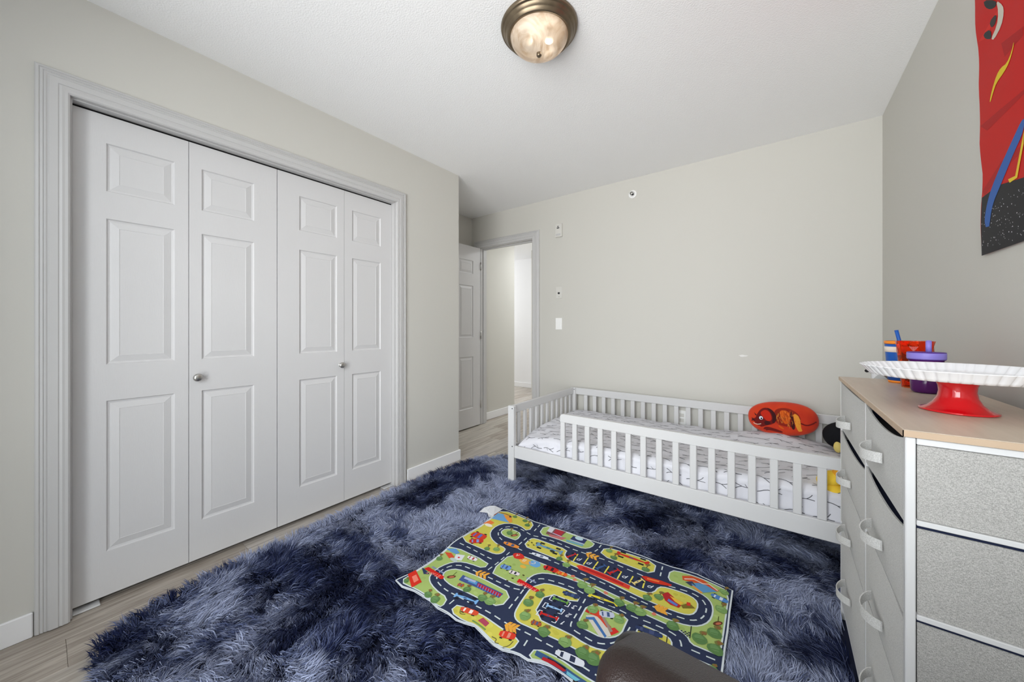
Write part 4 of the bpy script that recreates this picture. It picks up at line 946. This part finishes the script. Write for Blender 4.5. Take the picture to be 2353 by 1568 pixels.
# felt underside with a real edge
b = MB(); n = len(MATOUT); tri = tessellate_polygon([[Vector((p[0], p[1], 0)) for p in MATOUT]])
V = [(p[0], p[1], MZ + mat_wave(*p) - .0006) for p in MATOUT] + [(p[0], p[1], MZ + mat_wave(*p) - .0042) for p in MATOUT]
b.add(V, [(i, n + i, n + (i + 1) % n, (i + 1) % n) for i in range(n)])
M_felt = mat('grey_felt', (196, 200, 206), 0.9, bump=.2, bscale=300)
b.build('hem', M_felt, play)
tg = [cw((768, 112)), cw((722, 108)), cw((690, 112)), cw((650, 118)), cw((622, 136)), cw((672, 140)), cw((682, 166)), cw((712, 160))]
b = MB(); k = len(tg); zz = [.045, .062, .066, .060, .052, .050, .048, .046]
b.add([(p[0], p[1], z) for p, z in zip(tg, zz)] + [(p[0], p[1], z - .001) for p, z in zip(tg, zz)], [tuple(range(k)), tuple(range(k, 2 * k))[::-1]] + [(i, k + i, k + (i + 1) % k, (i + 1) % k) for i in range(k)])
tag(b.build('care_tag', mat('white_satin_tag', (206, 208, 212), .5, bump=.3, bscale=90), play), 'crumpled white care tag at the far corner')

# ------------------------------------------------------------------ shag rug
RUG = [(-1.80, .10), (-1.93, .14), (-2.01, .27), (-2.06, .70), (-2.10, 1.30), (-2.105, 1.85), (-2.06, 2.22), (-1.94, 2.41), (-1.70, 2.50), (-.8, 2.54), (.24, 2.54), (.31, 2.47), (.325, 2.0), (.325, .25), (.29, .12), (-.4, .09)]
def in_poly(px, py, poly):
    r = np.zeros(px.shape, bool); n = len(poly)
    for i in range(n):
        x0, y0 = poly[i - 1]; x1, y1 = poly[i]
        if y0 == y1: continue
        c = (y0 > py) != (y1 > py); r ^= c & (px < (x1 - x0) * (py - y0) / (y1 - y0) + x0)
    return r
M_back = mat('rug_backing', (30, 36, 62), 0.95, bump=.3, bscale=200)
rugp = chaikin(RUG, True, 1); n = len(rugp); b = MB()
b.add([(p[0], p[1], .001) for p in rugp] + [(p[0], p[1], .010) for p in rugp], [(i, (i + 1) % n, n + (i + 1) % n, n + i) for i in range(n)] + [tuple(range(n))[::-1], tuple(range(n, 2 * n))])
rug = tag(b.build('shag_rug', M_back), 'large dark blue and grey blue shaggy rug on the plank floor', 'rug')
def vnoise(x, y, s, seed):
    r = np.random.RandomState(seed).rand(97, 97); x = x / s + 31.7; y = y / s + 17.3; i = np.floor(x).astype(int); j = np.floor(y).astype(int); fx = x - i; fy = y - j
    fx = fx * fx * (3 - 2 * fx); fy = fy * fy * (3 - 2 * fy); i %= 96; j %= 96
    return (r[i, j] * (1 - fx) + r[i + 1, j] * fx) * (1 - fy) + (r[i, j + 1] * (1 - fx) + r[i + 1, j + 1] * fx) * fy
SP = .0165
gx_, gy_ = np.meshgrid(np.arange(-2.13, .33, SP), np.arange(.06, 2.56, SP)); cxs = (gx_ + (nrs.rand(*gx_.shape) - .5) * SP * 1.2).ravel(); cys = (gy_ + (nrs.rand(*gx_.shape) - .5) * SP * 1.2).ravel()
k = in_poly(cxs, cys, rugp); cxs, cys = cxs[k], cys[k]; k = ~((cxs > .184) & (cys < 1.89)); cxs, cys = cxs[k], cys[k]      # no pile under the dresser
ang = 5.0 * vnoise(cxs, cys, .34, 1) + 4.2 * vnoise(cxs, cys, .12, 2) + 1.5 * vnoise(cxs, cys, .04, 7) + .9 * nrs.rand(cxs.size) - 5.6
lay = .62 + .36 * vnoise(cxs, cys, .07, 3)                       # how far the tuft lies over
lowc = .46 * vnoise(cxs, cys, .24, 4) + .34 * vnoise(cxs, cys, .09, 5) + .20 * nrs.rand(cxs.size)
shade = np.clip((lowc - .345) / .29, 0, 1)
ed = np.full(cxs.size, 9.0); eo = np.zeros(cxs.size)
for i in range(len(rugp)):                                       # tufts along the rim fall outwards
    (ax_, ay_), (bx_, by_) = rugp[i - 1], rugp[i]; dx_, dy_ = bx_ - ax_, by_ - ay_; l2 = dx_ * dx_ + dy_ * dy_
    t_ = np.clip(((cxs - ax_) * dx_ + (cys - ay_) * dy_) / l2, 0, 1); qx, qy = ax_ + t_ * dx_ - cxs, ay_ + t_ * dy_ - cys; d_ = np.hypot(qx, qy); m_ = d_ < ed
    ed[m_] = d_[m_]; eo[m_] = np.arctan2(qy, qx)[m_]
rim = np.clip(1 - ed / .055, 0, 1) > nrs.rand(cxs.size) * .8
ang = np.where(rim, eo + .8 * nrs.randn(cxs.size) * .6, ang)
Lc = .066 * (.75 + .5 * nrs.rand(cxs.size))
PER = 17
rep = lambda a: np.repeat(a, PER)
N = cxs.size * PER
rx = rep(cxs) + (nrs.rand(N) - .5) * SP * 1.3; ry = rep(cys) + (nrs.rand(N) - .5) * SP * 1.3
aj = rep(ang) + nrs.randn(N) * .38; lj = np.clip(rep(lay) + nrs.randn(N) * .10, .15, 1.15); L_ = rep(Lc) * (.75 + .45 * nrs.rand(N))
hx, hy = np.cos(aj), np.sin(aj)
p0 = np.stack([rx, ry, np.full(N, .009)], 1)
p1 = p0 + np.stack([hx * L_ * .5 * lj * .8, hy * L_ * .5 * lj * .8, L_ * .55 * (1.12 - .62 * lj)], 1)
p2 = p1 + np.stack([hx * L_ * .5 * (lj * .9 + .15), hy * L_ * .5 * (lj * .9 + .15), L_ * .42 * (.85 - .95 * lj)], 1)
tipx, tipy = rep(cxs + np.cos(ang) * Lc * lay * .9), rep(cys + np.sin(ang) * Lc * lay * .9)
p2[:, 0] = p2[:, 0] * .5 + tipx * .5; p2[:, 1] = p2[:, 1] * .5 + tipy * .5      # fibres gather into tufts
for p in (p1, p2):
    u = in_poly(p[:, 0], p[:, 1], inset(MATOUT, -.004 * SGN)); p[u, 2] = np.minimum(p[u, 2], .026 + .012 * nrs.rand(u.sum())); p[:, 2] = np.maximum(p[:, 2], .0025); u = p[:, 1] < 1.885; p[u, 0] = np.minimum(p[u, 0], .1855)
wd = .0011 * (.8 + .5 * nrs.rand(N)); ra = aj + pi / 2 + nrs.randn(N) * .5
sx, sy, sz = np.cos(ra) * wd, np.sin(ra) * wd, nrs.randn(N) * wd * .45
S = np.stack([sx, sy, sz], 1)
V = np.empty((N, 5, 3), np.float32); V[:, 0] = p0 - S; V[:, 1] = p0 + S; V[:, 2] = p1 - S * .95; V[:, 3] = p1 + S * .95; V[:, 4] = p2
base_i = (np.arange(N, dtype=np.int32) * 5)[:, None]
loops = (base_i + np.array([0, 1, 3, 2, 2, 3, 4], np.int32)).ravel()
lstart = (np.arange(N, dtype=np.int32)[:, None] * 7 + np.array([0, 4], np.int32)).ravel(); ltot = np.tile(np.array([4, 3], np.int32), N)
me = bpy.data.meshes.new('pile'); me.vertices.add(N * 5); me.vertices.foreach_set('co', V.ravel()); me.loops.add(loops.size); me.loops.foreach_set('vertex_index', loops)
me.polygons.add(N * 2); me.polygons.foreach_set('loop_start', lstart); me.polygons.foreach_set('loop_total', ltot); me.polygons.foreach_set('use_smooth', np.ones(N * 2, bool))
me.update(calc_edges=True)
dark, mid, light = (np.array(lin(c)) for c in ((25, 32, 63), (88, 97, 129), (158, 166, 192)))
t = np.clip(rep(shade) + nrs.randn(N) * .13, 0, 1)[:, None]
colr = np.where(t < .5, dark + (mid - dark) * t * 2, mid + (light - mid) * (t - .5) * 2)
cc = np.ones((N, 5, 4), np.float32); cc[:, :, :3] = colr[:, None, :]
ca = me.color_attributes.new('Col', 'FLOAT_COLOR', 'POINT'); ca.data.foreach_set('color', cc.ravel())
M_pile = mat('rug_pile', (90, 96, 120), 0.8, attr='Col', spec=.08)
me.materials.append(M_pile)
pile = link(bpy.data.objects.new('pile', me), rug); pile['kind'] = 'stuff'

# ------------------------------------------------------------------ leather chair, its backrest in view
M_leather = mat('dark_brown_leather', (38, 27, 24), 0.30, bump=.30, bscale=760, spec=.4)
M_piping = mat('black_leather_piping', (24, 20, 20), 0.35, bump=.1, bscale=300)
M_chrome = mat('chair_base_metal', (60, 60, 62), 0.35, metal=.8, bump=.02)
ch = tag(empty('office_chair', (.100, .092, 0), radians(-2)), 'dark brown leather chair whose rounded backrest stands over the play mat', 'chair')
CW, CTOP = .225, .852
BKC = Vector((0, .127, .690)); tilt = Matrix.Rotation(radians(-24), 4, 'X')
def backf(p):
    return p + Vector((0, -.010 * (1 - (p.x / CW) ** 2) * (1 if p.y < 0 else .3), 0))
bm = bmesh.new(); bmesh.ops.create_cube(bm, size=1); bmesh.ops.scale(bm, vec=(2 * CW, .094, .40), verts=bm.verts)
bmesh.ops.bevel(bm, geom=bm.edges[:], offset=.025, segments=8, profile=.5, affect='EDGES')
bm.verts.index_update(); MB().add([tuple(Matrix.Translation(BKC) @ tilt @ v.co) for v in bm.verts], [tuple(v.index for v in f.verts) for f in bm.faces], True).build('backrest', M_leather, ch); bm.free()
bm = bmesh.new(); bmesh.ops.create_cube(bm, size=1); bmesh.ops.scale(bm, vec=(2 * CW + .011, .040, .398), verts=bm.verts); bmesh.ops.translate(bm, vec=(0, .026, -.004), verts=bm.verts)
bmesh.ops.bevel(bm, geom=bm.edges[:], offset=.0175, segments=6, profile=.5, affect='EDGES'); bm.verts.index_update()
MB().add([tuple(Matrix.Translation(BKC) @ tilt @ v.co) for v in bm.verts], [tuple(v.index for v in f.verts) for f in bm.faces], True).build('back_shell', M_piping, ch); bm.free()
V, F = se((0, 0, .455), (.24, .23, .045), .4, .45, 48, 20); MB().add(V, F, True).build('seat', M_leather, ch)
b = MB(); b.box(-.03, .062, .50, .03, .088, .62, b=.008); b.build('back_bracket', M_chrome, ch)
b = MB(); b.lathe([(0, .11), (.028, .11), (.028, .26), (.020, .26), (.020, .41), (0, .41)], n=24); b.build('column', M_chrome, ch)
for i in range(5):
    a = 2 * pi * i / 5 + .3; d_ = Vector((cos(a), sin(a), 0)); b = MB(); b.tube([Vector((0, 0, .125)) + d_ * .03, Vector((0, 0, .112)) + d_ * .16, Vector((0, 0, .085)) + d_ * .27], [.022, .018, .014], 10); lg = b.build('leg', M_chrome, ch)
    b = MB(); b.lathe([(0, -.011), (.026, -.011), (.028, -.008), (.028, .008), (.026, .011), (0, .011)], n=20, M=Matrix.Translation(d_ * .27 + Vector((0, 0, .040))) @ Matrix.Rotation(a, 4, 'Z') @ Matrix.Rotation(pi / 2, 4, 'X')); b.build('caster', M_piping, lg)

# ------------------------------------------------------------------ ceiling lamp
lp = tag(empty('ceiling_lamp', (-.836, 1.306, ZC)), 'round bronze ceiling lamp with a swirled glass bowl, lit', 'ceiling lamp')
MB().lathe([(0, -.0003), (.164, -.0003), (.166, -.004), (.163, -.013), (.159, -.0165), (.156, -.0165), (.154, -.020), (.148, -.029), (.1455, -.030), (.1435, -.0335), (.138, -.0415), (.1335, -.0445), (.1300, -.0440), (.1275, -.0415), (.1260, -.0425), (.122, -.040), (.118, -.012), (0, -.012)], n=96).build('pan', M_bronze, lp)
m = bpy.data.materials.new('alabaster_glass'); m.use_nodes = True; nt = m.node_tree; p_ = nt.nodes['Principled BSDF']
p_.inputs['Roughness'].default_value = .3; p_.inputs['Specular IOR Level'].default_value = .35
tc = nt.nodes.new('ShaderNodeTexCoord'); n1 = nt.nodes.new('ShaderNodeTexNoise'); n1.inputs['Scale'].default_value = 9; n1.inputs['Detail'].default_value = 4; n1.inputs['Distortion'].default_value = 2.6
r1 = nt.nodes.new('ShaderNodeValToRGB'); r1.color_ramp.elements[0].position = .36; r1.color_ramp.elements[0].color = lin((196, 172, 146)) + (1,); r1.color_ramp.elements[1].position = .64; r1.color_ramp.elements[1].color = lin((236, 222, 204)) + (1,)
nt.links.new(tc.outputs['Object'], n1.inputs['Vector']); nt.links.new(n1.outputs['Fac'], r1.inputs['Fac']); nt.links.new(r1.outputs['Color'], p_.inputs['Base Color'])
tl = nt.nodes.new('ShaderNodeBsdfTranslucent'); nt.links.new(r1.outputs['Color'], tl.inputs['Color'])
tr_ = nt.nodes.new('ShaderNodeBsdfTransparent')
mx1 = nt.nodes.new('ShaderNodeMixShader'); mx1.inputs[0].default_value = .10; nt.links.new(p_.outputs[0], mx1.inputs[1]); nt.links.new(tl.outputs[0], mx1.inputs[2])
mx2 = nt.nodes.new('ShaderNodeMixShader'); mx2.inputs[0].default_value = .30; nt.links.new(mx1.outputs[0], mx2.inputs[1]); nt.links.new(tr_.outputs[0], mx2.inputs[2])
nt.links.new(mx2.outputs[0], nt.nodes['Material Output'].inputs['Surface'])
bowl = []
for i in range(15):
    a = pi / 2 * i / 14; bowl.append((.1245 * cos(a), -.036 - .074 * sin(a)))
bowl2 = [(max(0, r - .0035) if r > .004 else 0, z + .0035) for r, z in bowl][::-1]
MB().lathe(bowl[:-1] + [(0, bowl[-1][1])], n=96).add([], []).build('bowl', m, lp)
MB().lathe([(0, -.1275), (.006, -.1265), (.0105, -.122), (.0115, -.117), (.0095, -.1125), (.011, -.111), (.0105, -.1095), (0, -.108)], n=24).build('finial', M_bronze, lp)
MB().lathe([(0, -.0125), (.1175, -.0125), (.1175, -.0135), (0, -.0135)], n=64).build('reflector', mat('white_reflector', (236, 226, 210), .5, bump=.01), lp)
M_bulb = mat('bulb_glass', (238, 230, 214), .4, bump=.01)
for cx_, cy_ in ((-.040, -.026), (.036, .024)):
    b = MB(); b.lathe([(0, -.0136), (.014, -.0136), (.014, -.030), (.0125, -.034), (.021, -.046), (.022, -.052), (.019, -.060), (.010, -.066), (0, -.067)], c=(cx_, cy_, 0), n=24); b.build('bulb', M_bulb, lp)
ld = bpy.data.lights.new('lamp_glow', 'POINT'); ld.energy = 0.55; ld.color = (1.0, .95, .88); ld.shadow_soft_size = .024
lo = link(bpy.data.objects.new('lamp_glow', ld), lp); lo.location = (.033, .020, -.080)

# ------------------------------------------------------------------ fittings on the back wall
def plate(name, x0, x1, z0, z1, t, m, label, cat):
    r = empty(name, ((x0 + x1) / 2, YB, (z0 + z1) / 2)); tag(r, label, cat); w, h = (x1 - x0) / 2, (z1 - z0) / 2
    MB().box(-w, -t, -h, w, -.0004, h, b=.002).build('plate', m, r); return r, w, h
r, w, h = plate('wall_sounder', -1.790, -1.716, 2.036, 2.168, .022, M_plast, 'white rectangular alarm sounder high on the wall beside the doorway', 'alarm')
MB().box(-.018, -.0228, .018, .010, -.0219, .028, b=.0003).build('grille', M_screw, r); MB().box(-.012, -.0228, .034, .004, -.0219, .042, b=.0003).build('grille', M_screw, r)
MB().box(-.028, -.0235, -.052, .024, -.0221, -.034, b=.0004).build('label_strip', M_trim, r)
r, w, h = plate('cable_outlet', -1.790, -1.7205, 1.428, 1.543, .006, M_plast, 'white wall plate with a dark round jack, above the light switch', 'wall plate')
b = MB(); b.lathe([(0, 0), (.010, 0), (.008, .012), (.004, .013), (0, .013)], n=18, M=Matrix.Translation((0, -.006, -.006)) @ Matrix.Rotation(pi / 2, 4, 'X')); b.build('jack', M_screw, r)
for z in (.045, -.042): MB().lathe([(0, 0), (.003, 0), (.002, .001), (0, .001)], n=10, M=Matrix.Translation((0, -.006, z)) @ Matrix.Rotation(pi / 2, 4, 'X')).build('screw', M_screw if z < 0 else M_plast, r)
r, w, h = plate('light_switch', -1.795, -1.7225, 1.117, 1.233, .006, M_switch, 'bright white rocker light switch on the wall beside the doorway', 'light switch')
b = MB(); b.add([(-.0165, -.0062, -.033), (.0165, -.0062, -.033), (.0165, -.0105, .0), (-.0165, -.0105, .0), (-.0165, -.0066, .033), (.0165, -.0066, .033), (-.0165, -.005, -.033), (.0165, -.005, -.033), (-.0165, -.005, .033), (.0165, -.005, .033)], [(0, 1, 2, 3), (3, 2, 5, 4), (0, 3, 4, 8, 6), (1, 7, 9, 5, 2), (4, 5, 9, 8), (0, 6, 7, 1)]); b.build('rocker', M_switch, r)
r, w, h = plate('power_outlet', -.666, -.596, .355, .470, .006, M_switch, 'white power outlet low on the wall behind the bed slats', 'outlet')
for z in (.02, -.02): MB().box(-.016, -.0075, z - .014, .016, -.0061, z + .014, b=.0006).build('socket', M_plast, r)
spk = tag(empty('fire_sprinkler', (-1.026, YB, 2.300)), 'small round white fire sprinkler high on the back wall', 'sprinkler')
RXm = Matrix.Rotation(pi / 2, 4, 'X')
MB().lathe([(0, .0004), (.036, .0004), (.036, .004), (.030, .009), (.020, .010), (.018, .004), (0, .004)], n=40, M=RXm).build('escutcheon', M_switch, spk)
MB().lathe([(0, .004), (.011, .004), (.009, .022), (.004, .026), (0, .026)], n=20, M=RXm).build('head', M_screw, spk)
MB().lathe([(0, .036), (.014, .036), (.014, .0375), (0, .0375)], n=20, M=RXm).build('deflector', M_nickel, spk)
b = MB()
for s_ in (-1, 1): b.tube([(.010 * s_, -.012, 0), (.012 * s_, -.024, 0), (.004 * s_, -.0365, 0)], .002, 6)
b.build('frame_arms', M_nickel, spk)

# ------------------------------------------------------------------ poster on the right wall
po = Print()
def pw(p): q = pix(p[0], p[1], x=XR - .006); return (q.y, q.z)
def pws(l): return [pw(p) for p in l]
PRED, PRED2, PRED3 = (196, 24, 20), (172, 16, 18), (212, 40, 30)
yR, zT = 1.22, 2.40
left = pws([(2257, 587), (2255, 520), (2254, 470), (2257, 400), (2253, 330), (2253, 285), (2252, 240), (2249, 190), (2248, 110), (2244, 55), (2240, 0)]) + [(1.806, zT)]
zb = pw((2257, 587))[1]
po.poly([(yR, zb)] + left[:1] + left[1:] + [(yR, zT)], PRED, 0)
blk = pws([(2257, 588), (2255, 455), (2275, 440), (2300, 424), (2353, 408)]); po.poly(blk + [(yR, pw((2353, 408))[1] + .02), (yR, zb - .0006)], (36, 36, 40), 1)
for _ in range(230):
    u = rng.uniform(yR + .01, 1.74); v = rng.uniform(zb + .01, zb + .14); s_ = rng.uniform(.0008, .0022); po.poly([(u - s_, v), (u, v - s_), (u + s_, v), (u, v + s_)], (214, 214, 218), 2)
po.poly(chaikin(pws([(2268, 522), (2264, 505), (2272, 450), (2290, 400), (2322, 330), (2353, 262), (2353, 300), (2330, 350), (2312, 395), (2298, 430), (2282, 470), (2276, 520)])), (52, 98, 172), 3)
po.poly(chaikin(pws([(2332, 92), (2331, 110), (2322, 142), (2310, 165), (2292, 190), (2285, 210), (2278, 235), (2276, 232), (2282, 205), (2292, 172), (2302, 155), (2316, 145), (2327, 118)]), True, 1), (224, 196, 40), 3)
po.poly(pws([(2318, 412), (2335, 404), (2353, 300), (2353, 330), (2340, 408), (2322, 420)]), (226, 196, 50), 4)
po.poly(chaikin(pws([(2290, 0), (2304, 12), (2306, 30), (2300, 60), (2283, 92), (2276, 90), (2290, 60), (2294, 28)]), True, 1), (206, 200, 186), 3)
po.poly(chaikin(pws([(2262, 0), (2290, 0), (2290, 14), (2278, 22), (2266, 16)]), True, 1), (40, 46, 48), 3); po.poly(chaikin(pws([(2260, 78), (2276, 66), (2278, 90), (2264, 90)]), True, 1), (46, 52, 54), 3); po.poly(chaikin(pws([(2274, 50), (2290, 30), (2288, 52), (2278, 66)]), True, 1), (60, 52, 52), 3)
for q, c in (([(2250, 96), (2290, 26), (2300, 20), (2262, 90)], PRED3), ([(2254, 290), (2353, 205), (2353, 215), (2270, 300)], PRED2), ([(2256, 440), (2300, 370), (2353, 330), (2353, 345), (2300, 395), (2262, 450)], PRED2), ([(2300, 100), (2353, 60), (2353, 80), (2310, 130)], PRED2)): po.poly(pws(q), c, 1)
po_root = tag(empty('wall_poster', (0, 0, 0)), 'glossy red poster with blue sash, yellow streak and black starry foot, on the wall', 'poster')
def pomap(y, z, h):
    e = math.exp(-max(0, 1.80 - y) / .10); return Vector((XR - .0045 - h - .0012 * (1 + sin(z * 17 + y * 9)) - e * .0012 * (1 + sin(z * 31)), y, z))
po.build('poster_print', M_paperprint, pomap, .03, parent=po_root)
# paper body behind the print
q0 = [(yR, zb)] + left + [(yR, zT)]; q = []
for i in range(len(q0)):
    a_, b_ = q0[i], q0[(i + 1) % len(q0)]; m_ = max(1, int(math.hypot(b_[0] - a_[0], b_[1] - a_[1]) / .02))
    q += [(a_[0] + (b_[0] - a_[0]) * j / m_, a_[1] + (b_[1] - a_[1]) * j / m_) for j in range(m_)]
b = MB(); n = len(q); fr = [pomap(a, z_, 0) + Vector((.0003, 0, 0)) for a, z_ in q]; bk = [v + Vector((.0006, 0, 0)) for v in fr]
b.add(fr + bk, [(i, (i + 1) % n, n + (i + 1) % n, n + i) for i in range(n)]); b.build('poster_edge', mat('paper_edge', (226, 222, 218), .7, bump=.05), po_root)
